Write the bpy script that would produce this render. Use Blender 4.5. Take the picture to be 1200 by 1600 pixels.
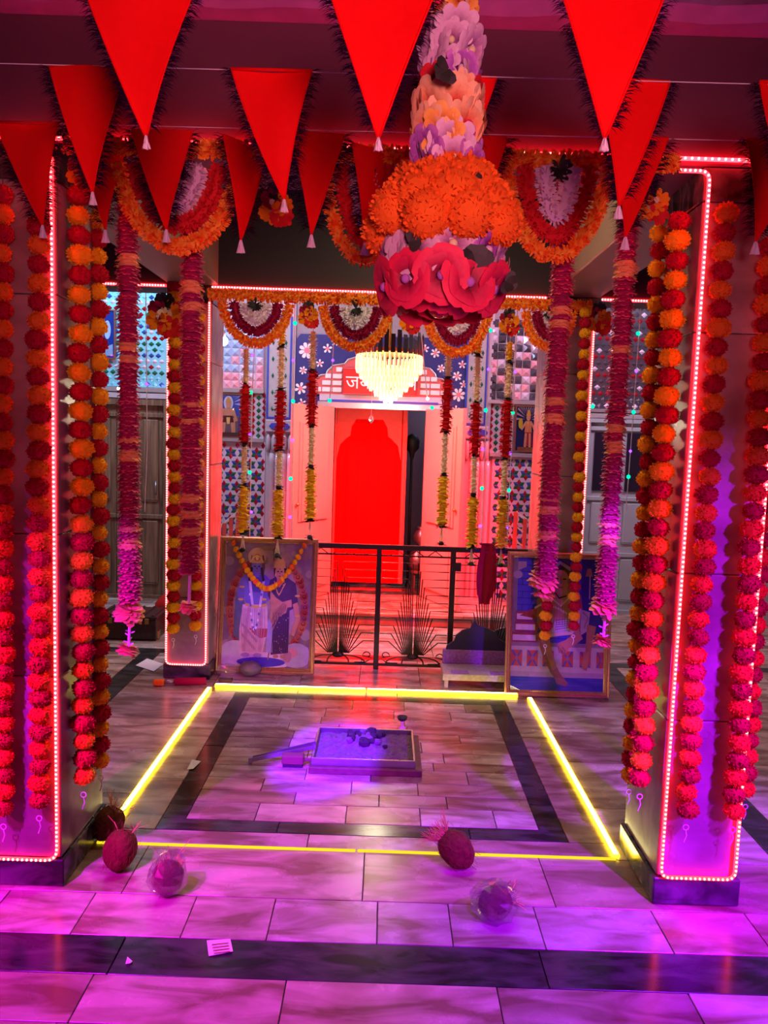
import bpy, math, random
from mathutils import Vector, Matrix, Euler
R_ = random.Random(7)
PI = math.pi
sc = bpy.context.scene
for o in list(bpy.data.objects): bpy.data.objects.remove(o)
COL = sc.collection

# ------------------------------------------------------------------ camera
FPX = 1220.0
CAM = Vector((0.0, 0.0, 1.5))
ROT = Euler((math.radians(90 - 5.5), 0, 0)).to_matrix() @ Matrix.Rotation(math.radians(1.85), 3, 'Z')
cd = bpy.data.cameras.new('camera'); cam = bpy.data.objects.new('camera', cd); COL.objects.link(cam)
cam.matrix_world = Matrix.Translation(CAM) @ ROT.to_4x4()
cd.sensor_fit = 'VERTICAL'; cd.sensor_height = 36.0; cd.lens = 36.0 * FPX / 1600.0
cd.clip_start = 0.02; cd.clip_end = 100
sc.camera = cam

def at(px, py, Y):
    """world point seen at photo pixel (px,py) that lies at distance Y into the hall"""
    d = ROT @ Vector(((px - 600) / FPX, (800 - py) / FPX, -1.0))
    return CAM + d * (Y / d.y)

def fl(px, py, z=0.0):
    """world point on the horizontal plane z"""
    d = ROT @ Vector(((px - 600) / FPX, (800 - py) / FPX, -1.0))
    return CAM + d * ((z - CAM.z) / d.z)

# ------------------------------------------------------------------ world, exposure, large lights
w = bpy.data.worlds.new('world'); sc.world = w; w.use_nodes = True
w.node_tree.nodes['Background'].inputs[0].default_value = (0.30, 0.12, 0.30, 1)
w.node_tree.nodes['Background'].inputs[1].default_value = 0.03
vs = sc.view_settings
vs.view_transform = 'Standard'; vs.look = 'None'; vs.gamma = 1.0; vs.use_curve_mapping = False
vs.exposure = 0.0

def lamp(name, kind, loc, target, col, power, size=0.1, angle=60, blend=0.3):
    l = bpy.data.lights.new(name, kind); l.color = col; l.energy = power
    o = bpy.data.objects.new(name, l); COL.objects.link(o); o.location = loc
    if target is not None:
        o.rotation_euler = (Vector(target) - Vector(loc)).to_track_quat('-Z', 'Y').to_euler()
    if kind == 'AREA':
        l.shape = 'DISK'; l.size = size
    else:
        l.shadow_soft_size = size
    if kind == 'SPOT':
        l.spot_size = math.radians(angle); l.spot_blend = blend
    return o

VIO = (0.30, 0.003, 1.0); MAG = (1.0, 0.004, 0.55); RED = (1.0, 0.010, 0.010)
# coloured stage spots of the front hall, hung above and behind the viewer
lamp('stage_spot', 'SPOT', (1.9, 0.2, 3.1), (1.25, 2.0, 0.0), VIO, 1900, 0.05, 40, 0.8)
lamp('stage_spot', 'SPOT', (-1.9, 0.1, 3.1), (-1.0, 1.85, 0.0), (0.62, 0.003, 1.0), 1400, 0.05, 40, 0.8)
lamp('stage_spot', 'SPOT', (-0.75, 0.1, 2.40), (-0.22, 3.50, 0.0), (0.16, 0.004, 1.0), 6000, 0.015, 8.0, 0.5)
lamp('stage_spot', 'SPOT', (0.95, 0.0, 2.40), (0.84, 3.35, 0.0), (0.36, 0.012, 1.0), 1300, 0.015, 7.5, 0.3)
lamp('stage_spot', 'SPOT', (-2.4, -0.2, 2.2), (-1.25, 2.43, 0.5), MAG, 420, 0.1, 28, 0.6)
lamp('stage_spot', 'SPOT', (-1.5, 0.0, 2.0), (-0.86, 2.6, 0.95), (0.45, 0.02, 1.0), 420, 0.04, 10, 0.8)
lamp('stage_spot', 'SPOT', (1.3, 0.0, 2.0), (0.68, 2.6, 0.85), (0.55, 0.02, 1.0), 300, 0.04, 11, 0.8)
lamp('stage_spot', 'SPOT', (-0.2, 0.2, 2.3), (-0.70, 4.85, 0.42), (0.36, 0.08, 1.0), 800, 0.02, 6.0, 0.9)
lamp('stage_spot', 'SPOT', (0.5, 0.2, 2.3), (1.02, 4.55, 0.34), (0.30, 0.04, 1.0), 900, 0.02, 4.0, 0.9)
lamp('stage_spot', 'SPOT', (2.1, -0.3, 1.9), (1.06, 2.44, 0.65), (0.42, 0.003, 1.0), 800, 0.08, 32, 0.7)
# added pink uplight behind the viewer, fills in pennants and flowers
lamp('uplight_fill', 'SPOT', (0.3, -0.8, 1.7), (0.0, 2.2, 2.2), (1.0, 0.30, 0.40), 220, 0.25, 56, 1.0)
lamp('pavilion_fill', 'AREA', (0.1, 3.4, 2.88), (0.2, 3.6, 0), (1.0, 0.72, 0.46), 18, 0.5)  # added warm fill under the pavilion ceiling, without a fixture
# unseen area fills added to brighten the facade, then the red floods on the shrine door
lamp('inner_hall_fill', 'AREA', (-1.1, 5.7, 3.2), (-1.2, 6.9, 1.2), (0.92, 0.70, 1.0), 33, 0.6)
lamp('inner_hall_fill', 'AREA', (1.3, 5.7, 3.2), (1.2, 6.9, 1.2), (1.0, 0.42, 0.66), 28, 0.6)
lamp('inner_hall_fill', 'AREA', (-2.4, 5.9, 3.2), (-2.3, 6.9, 1.6), (0.55, 0.82, 1.0), 32, 0.5)
lamp('inner_hall_fill', 'AREA', (2.4, 5.8, 3.2), (2.0, 6.9, 1.2), (0.9, 0.80, 1.0), 24, 0.5)
lamp('red_flood', 'SPOT', (-0.75, 5.1, 2.6), (0.15, 7.0, 0.45), RED, 1500, 0.08, 50, 0.7)
lamp('red_flood', 'SPOT', (0.85, 5.1, 2.6), (-0.02, 7.0, 0.45), RED, 1700, 0.08, 52, 0.7)
lamp('shrine_room_fill', 'POINT', (0.75, 7.9, 2.2), None, (0.6, 0.6, 1.0), 9, 0.1)  # added bluish fill for the wall seen past the curtain

# ------------------------------------------------------------------ materials
MATS = {}
def mat(name, col, rough=0.6, metal=0.0, var=0.12, nscale=30.0, emit=None, es=0.0, bump=0.0, coat=0.0, trans=0.0, alpha=1.0, sss=0.0):
    if name in MATS: return MATS[name]
    m = bpy.data.materials.new(name); m.use_nodes = True; MATS[name] = m
    nt = m.node_tree; b = nt.nodes['Principled BSDF']
    b.inputs['Roughness'].default_value = rough; b.inputs['Metallic'].default_value = metal
    b.inputs['Coat Weight'].default_value = coat; b.inputs['Coat Roughness'].default_value = 0.05
    b.inputs['Transmission Weight'].default_value = trans
    b.inputs['Alpha'].default_value = alpha
    tc = nt.nodes.new('ShaderNodeTexCoord')
    n = nt.nodes.new('ShaderNodeTexNoise'); n.inputs['Scale'].default_value = nscale; n.inputs['Detail'].default_value = 3
    nt.links.new(tc.outputs['Object'], n.inputs['Vector'])
    r = nt.nodes.new('ShaderNodeMixRGB')
    lo = [c * (1 - var) for c in col[:3]]; hi = [min(1, c * (1 + var)) for c in col[:3]]
    r.inputs[1].default_value = (*lo, 1); r.inputs[2].default_value = (*hi, 1)
    nt.links.new(n.outputs['Fac'], r.inputs[0]); nt.links.new(r.outputs[0], b.inputs['Base Color'])
    if emit:
        b.inputs['Emission Color'].default_value = (*emit, 1); b.inputs['Emission Strength'].default_value = es
    if bump:
        bp = nt.nodes.new('ShaderNodeBump'); bp.inputs['Strength'].default_value = bump; bp.inputs['Distance'].default_value = 0.01
        nt.links.new(n.outputs['Fac'], bp.inputs['Height']); nt.links.new(bp.outputs[0], b.inputs['Normal'])
    return m

def twotone(name, c1, c2, scale=60.0, rough=0.65):
    m = mat(name, c1, rough, nscale=scale); nt = m.node_tree
    mx = [n for n in nt.nodes if n.type == 'MIX_RGB'][0]; ns = [n for n in nt.nodes if n.type == 'TEX_NOISE'][0]
    mr = nt.nodes.new('ShaderNodeMapRange'); mr.inputs['From Min'].default_value = 0.38; mr.inputs['From Max'].default_value = 0.62
    nt.links.new(ns.outputs['Fac'], mr.inputs['Value']); nt.links.new(mr.outputs[0], mx.inputs[0])
    mx.inputs[1].default_value = (*c1, 1); mx.inputs[2].default_value = (*c2, 1)
    return m

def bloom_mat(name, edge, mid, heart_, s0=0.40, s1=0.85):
    """petal colour from heart to rim; dark hearts also paint shade between petals (object space, unit radius)"""
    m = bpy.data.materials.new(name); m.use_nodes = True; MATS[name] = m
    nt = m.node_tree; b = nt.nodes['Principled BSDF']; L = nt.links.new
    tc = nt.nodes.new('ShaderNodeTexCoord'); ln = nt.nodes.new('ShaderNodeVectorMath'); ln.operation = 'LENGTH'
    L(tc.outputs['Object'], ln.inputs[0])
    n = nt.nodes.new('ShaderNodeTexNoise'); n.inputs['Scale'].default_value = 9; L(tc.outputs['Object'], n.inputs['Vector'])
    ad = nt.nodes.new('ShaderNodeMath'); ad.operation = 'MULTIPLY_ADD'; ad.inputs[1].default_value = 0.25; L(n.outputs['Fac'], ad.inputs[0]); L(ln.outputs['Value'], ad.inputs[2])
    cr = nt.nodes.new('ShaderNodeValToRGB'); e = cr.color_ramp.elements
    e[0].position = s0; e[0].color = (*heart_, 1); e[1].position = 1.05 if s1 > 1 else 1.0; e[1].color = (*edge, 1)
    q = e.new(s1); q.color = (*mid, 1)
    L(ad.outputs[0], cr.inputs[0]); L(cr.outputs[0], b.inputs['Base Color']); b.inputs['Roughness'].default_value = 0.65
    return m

def marble(name, base, vein, rough=0.2, tint=None, scale=1.6, veinw=0.62):
    m = bpy.data.materials.new(name); m.use_nodes = True; MATS[name] = m
    nt = m.node_tree; b = nt.nodes['Principled BSDF']; L = nt.links.new
    g = nt.nodes.new('ShaderNodeNewGeometry'); oi = nt.nodes.new('ShaderNodeObjectInfo')
    sh = nt.nodes.new('ShaderNodeVectorMath'); sh.operation = 'SCALE'; sh.inputs[0].default_value = (17, 9, 5)
    L(oi.outputs['Random'], sh.inputs['Scale'])
    ad = nt.nodes.new('ShaderNodeVectorMath'); ad.operation = 'ADD'
    L(g.outputs['Position'], ad.inputs[0]); L(sh.outputs[0], ad.inputs[1])
    mp = nt.nodes.new('ShaderNodeMapping'); mp.inputs['Rotation'].default_value = (0.2, 0.15, 0.5); mp.inputs['Scale'].default_value = (1, 3.4, 2.0)
    L(ad.outputs[0], mp.inputs[0])
    rz = nt.nodes.new('ShaderNodeMath'); rz.operation = 'MULTIPLY'; rz.inputs[1].default_value = 9.0; L(oi.outputs['Random'], rz.inputs[0])
    cx_ = nt.nodes.new('ShaderNodeCombineXYZ'); cx_.inputs[0].default_value = 0.2; cx_.inputs[1].default_value = 0.15; L(rz.outputs[0], cx_.inputs[2]); L(cx_.outputs[0], mp.inputs['Rotation'])
    n = nt.nodes.new('ShaderNodeTexNoise'); n.inputs['Scale'].default_value = scale * 2.2; n.inputs['Detail'].default_value = 8; n.inputs['Distortion'].default_value = 0.7
    L(mp.outputs[0], n.inputs['Vector'])
    cr = nt.nodes.new('ShaderNodeValToRGB')
    cr.color_ramp.elements[0].position = 0.38; cr.color_ramp.elements[0].color = (*vein, 1)
    cr.color_ramp.elements[1].position = veinw; cr.color_ramp.elements[1].color = (*base, 1)
    L(n.outputs['Fac'], cr.inputs[0])
    out = cr.outputs[0]
    n2 = nt.nodes.new('ShaderNodeTexNoise'); n2.inputs['Scale'].default_value = 4.5; n2.inputs['Detail'].default_value = 5
    L(g.outputs['Position'], n2.inputs['Vector'])
    st = nt.nodes.new('ShaderNodeValToRGB')
    st.color_ramp.elements[0].position = 0.33; st.color_ramp.elements[0].color = (0.62, 0.55, 0.45, 1)
    st.color_ramp.elements[1].position = 0.55; st.color_ramp.elements[1].color = (1, 1, 1, 1)
    L(n2.outputs['Fac'], st.inputs[0])
    mu = nt.nodes.new('ShaderNodeMixRGB'); mu.blend_type = 'MULTIPLY'; mu.inputs[0].default_value = 0.6
    L(out, mu.inputs[1]); L(st.outputs[0], mu.inputs[2]); out = mu.outputs[0]
    if tint:
        tr = nt.nodes.new('ShaderNodeValToRGB'); tr.color_ramp.interpolation = 'CONSTANT'
        els = tr.color_ramp.elements
        for i, c in enumerate(tint):
            e = els[i] if i < 2 else els.new(i / len(tint))
            e.position = i / len(tint); e.color = (*c, 1)
        L(oi.outputs['Random'], tr.inputs[0])
        mt = nt.nodes.new('ShaderNodeMixRGB'); mt.blend_type = 'MULTIPLY'; mt.inputs[0].default_value = 1.0
        L(out, mt.inputs[1]); L(tr.outputs[0], mt.inputs[2]); out = mt.outputs[0]
    L(out, b.inputs['Base Color'])
    rr = nt.nodes.new('ShaderNodeMapRange'); rr.inputs['To Min'].default_value = rough * 0.8; rr.inputs['To Max'].default_value = rough * 1.5
    L(n2.outputs['Fac'], rr.inputs['Value']); L(rr.outputs[0], b.inputs['Roughness'])
    return m

def wood(name, c1, c2, rough=0.45):
    m = bpy.data.materials.new(name); m.use_nodes = True; MATS[name] = m
    nt = m.node_tree; b = nt.nodes['Principled BSDF']; L = nt.links.new
    tc = nt.nodes.new('ShaderNodeTexCoord'); mp = nt.nodes.new('ShaderNodeMapping'); mp.inputs['Scale'].default_value = (14, 14, 1.1)
    L(tc.outputs['Object'], mp.inputs[0])
    n = nt.nodes.new('ShaderNodeTexNoise'); n.inputs['Scale'].default_value = 2; n.inputs['Detail'].default_value = 6; n.inputs['Distortion'].default_value = 1.2
    L(mp.outputs[0], n.inputs['Vector'])
    cr = nt.nodes.new('ShaderNodeValToRGB')
    cr.color_ramp.elements[0].position = 0.35; cr.color_ramp.elements[0].color = (*c1, 1)
    cr.color_ramp.elements[1].position = 0.65; cr.color_ramp.elements[1].color = (*c2, 1)
    L(n.outputs['Fac'], cr.inputs[0]); L(cr.outputs[0], b.inputs['Base Color']); b.inputs['Roughness'].default_value = rough
    return m

def printed(name):
    m = bpy.data.materials.new(name); m.use_nodes = True; MATS[name] = m
    nt = m.node_tree; b = nt.nodes['Principled BSDF']
    a = nt.nodes.new('ShaderNodeVertexColor'); a.layer_name = 'print'
    n = nt.nodes.new('ShaderNodeTexNoise'); n.inputs['Scale'].default_value = 25
    tc = nt.nodes.new('ShaderNodeTexCoord'); nt.links.new(tc.outputs['Object'], n.inputs['Vector'])
    mr = nt.nodes.new('ShaderNodeMapRange'); mr.inputs['To Min'].default_value = 0.75; mr.inputs['To Max'].default_value = 1.2
    nt.links.new(n.outputs['Fac'], mr.inputs['Value'])
    mx = nt.nodes.new('ShaderNodeVectorMath'); mx.operation = 'SCALE'
    nt.links.new(a.outputs['Color'], mx.inputs[0]); nt.links.new(mr.outputs[0], mx.inputs['Scale'])
    nt.links.new(mx.outputs[0], b.inputs['Base Color'])
    b.inputs['Roughness'].default_value = 0.6; b.inputs['Specular IOR Level'].default_value = 0.15
    return m

def emis(name, col, s):
    if name in MATS: return MATS[name]
    m = bpy.data.materials.new(name); m.use_nodes = True; MATS[name] = m
    nt = m.node_tree; nt.nodes.clear()
    e = nt.nodes.new('ShaderNodeEmission'); e.inputs[0].default_value = (*col, 1); e.inputs[1].default_value = s
    o = nt.nodes.new('ShaderNodeOutputMaterial'); nt.links.new(e.outputs[0], o.inputs[0])
    return m

marble('marble_floor', (0.62, 0.55, 0.52), (0.26, 0.18, 0.14), 0.23, tint=[(1, 1, 1), (0.86, 0.72, 0.62), (1.0, 0.96, 1.0), (0.66, 0.54, 0.48), (1, 0.93, 0.86), (0.78, 0.70, 0.78), (0.9, 0.82, 0.76)])
marble('marble_dark', (0.014, 0.015, 0.015), (0.06, 0.06, 0.06), 0.16, scale=2.5)
marble('marble_pillar', (0.34, 0.28, 0.28), (0.20, 0.15, 0.15), 0.22, scale=1.0)
marble('marble_plinth', (0.012, 0.012, 0.014), (0.13, 0.12, 0.13), 0.16, scale=2.2)
for _k in ('marble_dark', 'marble_plinth'): MATS[_k].node_tree.nodes['Principled BSDF'].inputs['Specular IOR Level'].default_value = 0.35
mat('mortar', (0.10, 0.08, 0.075), 0.9)
mat('beam_paint', (0.14, 0.032, 0.075), 0.75, var=0.1, nscale=3)
mat('dark_beam', (0.025, 0.018, 0.024), 0.6, var=0.1, nscale=3)
mat('soffit', (0.26, 0.17, 0.13), 0.45, var=0.2, nscale=4)
mat('valance', (0.35, 0.12, 0.30), 0.5, var=0.3, nscale=12, bump=0.4)
mat('plaster', (0.30, 0.25, 0.28), 0.8)
mat('plaster_red', (0.62, 0.10, 0.10), 0.7)
mat('white_wire', (0.8, 0.76, 0.78), 0.6)
mat('flag_red', (0.88, 0.004, 0.006), 0.7, var=0.06, nscale=60)
mat('tinsel', (0.10, 0.02, 0.16), 0.25, metal=0.9, var=0.7, nscale=90)
mat('tassel_white', (0.85, 0.74, 0.84), 0.7)
mat('marigold_crimson', (0.46, 0.008, 0.03), 0.85, var=0.3, nscale=70)
mat('marigold_yellow', (0.90, 0.45, 0.015), 0.85, var=0.2, nscale=70)
mat('marigold_orange', (0.90, 0.16, 0.02), 0.85, var=0.25, nscale=70)
mat('petal_magenta', (0.62, 0.03, 0.22), 0.7, var=0.3, nscale=40)
mat('petal_peach', (0.90, 0.48, 0.24), 0.7, var=0.15, nscale=40)
mat('petal_orange', (0.95, 0.27, 0.012), 0.65, var=0.25, nscale=40)
twotone('petal_flame', (0.88, 0.10, 0.008), (0.98, 0.46, 0.05), 55)
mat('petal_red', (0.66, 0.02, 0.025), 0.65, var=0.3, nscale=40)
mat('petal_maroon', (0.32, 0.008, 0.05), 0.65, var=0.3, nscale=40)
mat('petal_lilac', (0.74, 0.56, 0.70), 0.65, var=0.12, nscale=40)
mat('petal_purple', (0.50, 0.16, 0.62), 0.65, var=0.2, nscale=40)
mat('petal_cream', (0.95, 0.62, 0.38), 0.65, var=0.12, nscale=40)
mat('petal_silver', (0.86, 0.82, 0.84), 0.6, var=0.08)
mat('petal_white', (0.82, 0.76, 0.46), 0.65, var=0.12, nscale=40)
mat('petal_yellow', (0.92, 0.68, 0.04), 0.65, var=0.15, nscale=40)
mat('petal_pink', (0.82, 0.03, 0.14), 0.65, var=0.2, nscale=30)
mat('leaf_dark', (0.02, 0.022, 0.018), 0.6)
mat('stem_green', (0.08, 0.2, 0.06), 0.6)
mat('iron', (0.03, 0.012, 0.018), 0.4, metal=0.4)
mat('gold_frame', (0.55, 0.28, 0.14), 0.32, metal=0.65, var=0.25, nscale=50)
mat('frame_dark', (0.20, 0.07, 0.05), 0.4, metal=0.3)
mat('glass_sheet', (1, 1, 1), 0.03, trans=1.0)
mat('steel', (0.35, 0.33, 0.36), 0.35, metal=0.9)
mat('rust', (0.16, 0.09, 0.07), 0.7, metal=0.4, var=0.5)
mat('ash', (0.15, 0.135, 0.14), 0.95, var=0.5, nscale=40, bump=0.9)
mat('char', (0.03, 0.025, 0.03), 0.9, var=0.5)
mat('paper', (0.78, 0.74, 0.72), 0.8, var=0.06)
mat('maroon_cloth', (0.34, 0.008, 0.05), 0.85, var=0.2, nscale=20)
mat('red_cloth', (0.55, 0.02, 0.02), 0.85, var=0.25, nscale=12)
mat('curtain_red', (0.86, 0.001, 0.001), 0.85, var=0.04, nscale=5)
mat('curtain_border', (0.90, 0.10, 0.09), 0.8, var=0.08)
mat('door_white', (0.40, 0.30, 0.28), 0.4, var=0.05, nscale=4)
mat('door_grey', (0.36, 0.42, 0.47), 0.5, var=0.05, nscale=4)
mat('dark_glass', (0.02, 0.015, 0.03), 0.1)
mat('silver_trim', (0.70, 0.68, 0.72), 0.25, metal=0.7)
mat('blue_paint', (0.02, 0.05, 0.42), 0.5, var=0.3, nscale=8)
mat('navy_paint', (0.022, 0.022, 0.16), 0.5, var=0.3, nscale=8)
mat('mirror_lilac', (0.64, 0.54, 0.68), 0.15, metal=0.15, var=0.2, nscale=9)
mat('mirror_blue', (0.05, 0.10, 0.45), 0.15, metal=0.4)
mat('mirror_green', (0.02, 0.16, 0.08), 0.15, metal=0.4)
mat('mirror_red', (0.40, 0.01, 0.03), 0.15, metal=0.4)
mat('mirror_cyan', (0.22, 0.58, 0.75), 0.2, metal=0.2, var=0.4, nscale=6)
mat('mirror_dark', (0.10, 0.09, 0.12), 0.2, metal=0.5, var=0.4, nscale=9)
mat('panel_lilac', (0.42, 0.36, 0.42), 0.45, var=0.15, nscale=20)
mat('panel_grey', (0.36, 0.34, 0.37), 0.4, var=0.15, nscale=20)
mat('petal_paint', (0.85, 0.70, 0.72), 0.5)
mat('lotus_paint', (0.80, 0.18, 0.24), 0.5)
mat('sign_red', (0.70, 0.012, 0.012), 0.5, var=0.05)
mat('white_paint', (0.88, 0.84, 0.84), 0.5)
mat('crystal', (0.96, 0.96, 0.72), 0.08, emit=(1.0, 0.96, 0.42), es=1.3)  # bulb light put into the crystals as emission
mat('crystal_dim', (0.85, 0.95, 0.72), 0.08, emit=(0.75, 0.95, 0.30), es=0.38)  # dimmer copy of the painted glow, for the rods between
mat('crystal_clear', (1, 0.95, 0.95), 0.05, trans=0.8)
mat('black_metal', (0.012, 0.012, 0.012), 0.6)
mat('coconut_husk', (0.15, 0.058, 0.024), 0.95, var=0.55, nscale=60, bump=0.8)
mat('fibre', (0.80, 0.50, 0.16), 0.9)
mat('husk_hair', (0.22, 0.10, 0.04), 0.9)
mat('pouch_dark', (0.10, 0.08, 0.10), 0.4, var=0.4)
mat('brick_brown', (0.16, 0.07, 0.05), 0.9)
mat('chowki_paint', (0.40, 0.33, 0.42), 0.5, var=0.5, nscale=60)
mat('chowki_floral', (0.30, 0.12, 0.48), 0.55, var=0.7, nscale=70)
mat('velvet_dark', (0.03, 0.02, 0.09), 0.8)
mat('brass', (0.5, 0.3, 0.1), 0.3, metal=0.9)
mat('lacquer', (0.05, 0.02, 0.02), 0.25, var=0.5, nscale=30)
mat('stair_red', (0.45, 0.06, 0.05), 0.5)
wood('door_wood', (0.10, 0.055, 0.035), (0.22, 0.135, 0.085))
printed('print_ink')
for _k in MATS:
    if _k.split('_')[0] in ('flag', 'curtain', 'petal', 'marigold', 'red', 'maroon', 'coconut', 'husk') and 'Principled BSDF' in MATS[_k].node_tree.nodes:
        MATS[_k].node_tree.nodes['Principled BSDF'].inputs['Specular IOR Level'].default_value = 0.08
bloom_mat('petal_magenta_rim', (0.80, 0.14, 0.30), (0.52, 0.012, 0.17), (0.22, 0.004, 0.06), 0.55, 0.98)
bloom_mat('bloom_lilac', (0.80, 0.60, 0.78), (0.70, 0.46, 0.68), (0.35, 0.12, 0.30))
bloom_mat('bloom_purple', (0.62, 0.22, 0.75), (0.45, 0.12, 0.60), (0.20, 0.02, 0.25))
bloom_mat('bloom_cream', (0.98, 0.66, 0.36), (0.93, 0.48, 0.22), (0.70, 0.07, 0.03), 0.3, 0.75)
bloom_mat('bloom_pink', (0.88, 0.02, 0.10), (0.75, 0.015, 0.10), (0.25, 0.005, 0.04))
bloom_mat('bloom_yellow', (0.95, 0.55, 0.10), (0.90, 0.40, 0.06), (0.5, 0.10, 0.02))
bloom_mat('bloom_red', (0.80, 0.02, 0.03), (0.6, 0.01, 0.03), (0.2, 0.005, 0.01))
mat('mirror_sky', (0.42, 0.58, 0.90), 0.12, metal=0.3, var=0.2, nscale=9)
mat('mirror_rose', (0.90, 0.42, 0.52), 0.12, metal=0.3, var=0.2, nscale=9)
marble('marble_band', (0.34, 0.22, 0.22), (0.2, 0.12, 0.12), 0.2)
emis('led_red', (1.0, 0.010, 0.016), 16.0)
emis('led_core', (1.0, 0.36, 0.34), 4.0)
emis('led_yellow', (1.0, 0.66, 0.012), 8.0)
emis('led_yellow_core', (1.0, 0.92, 0.40), 14.0)
emis('led_red_bright', (1.0, 0.012, 0.018), 26.0)
emis('led_red_soft', (1.0, 0.03, 0.035), 6.0)
emis('led_yellow_dim', (1.0, 0.70, 0.02), 1.2)
emis('bulb_green', (0.0, 0.9, 0.38), 2.0)
emis('bulb_violet', (0.28, 0.06, 1.0), 3.0)
emis('bulb_white', (0.75, 1.0, 1.0), 25.0)
emis('bulb_warm', (1.0, 0.95, 0.5), 20.0)

# plastic film
pf = bpy.data.materials.new('plastic_film'); pf.use_nodes = True; MATS['plastic_film'] = pf
_n = pf.node_tree; _n.nodes.clear()
_t = _n.nodes.new('ShaderNodeBsdfTransparent'); _g = _n.nodes.new('ShaderNodeBsdfGlossy'); _g.inputs['Roughness'].default_value = 0.12
_d = _n.nodes.new('ShaderNodeBsdfDiffuse'); _d.inputs[0].default_value = (0.9, 0.85, 0.85, 1)
_m = _n.nodes.new('ShaderNodeMixShader'); _m2 = _n.nodes.new('ShaderNodeMixShader'); _o = _n.nodes.new('ShaderNodeOutputMaterial')
_lw = _n.nodes.new('ShaderNodeLayerWeight'); _lw.inputs[0].default_value = 0.3
_m2.inputs[0].default_value = 0.07
_n.links.new(_t.outputs[0], _m2.inputs[1]); _n.links.new(_d.outputs[0], _m2.inputs[2])
_mr = _n.nodes.new('ShaderNodeMapRange'); _mr.inputs['To Min'].default_value = 0.12; _mr.inputs['To Max'].default_value = 0.65; _n.links.new(_lw.outputs['Facing'], _mr.inputs['Value']); _n.links.new(_mr.outputs[0], _m.inputs[0]); _n.links.new(_m2.outputs[0], _m.inputs[1]); _n.links.new(_g.outputs[0], _m.inputs[2]); _n.links.new(_m.outputs[0], _o.inputs[0])
# picture glass: mirror-like sheet over the print
pg = bpy.data.materials.new('picture_glass'); pg.use_nodes = True; MATS['picture_glass'] = pg
_n = pg.node_tree; _n.nodes.clear()
_t = _n.nodes.new('ShaderNodeBsdfTransparent'); _g = _n.nodes.new('ShaderNodeBsdfGlossy'); _g.inputs['Roughness'].default_value = 0.02
_m = _n.nodes.new('ShaderNodeMixShader'); _m.inputs[0].default_value = 0.035; _o = _n.nodes.new('ShaderNodeOutputMaterial')
_n.links.new(_t.outputs[0], _m.inputs[1]); _n.links.new(_g.outputs[0], _m.inputs[2]); _n.links.new(_m.outputs[0], _o.inputs[0])

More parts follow.
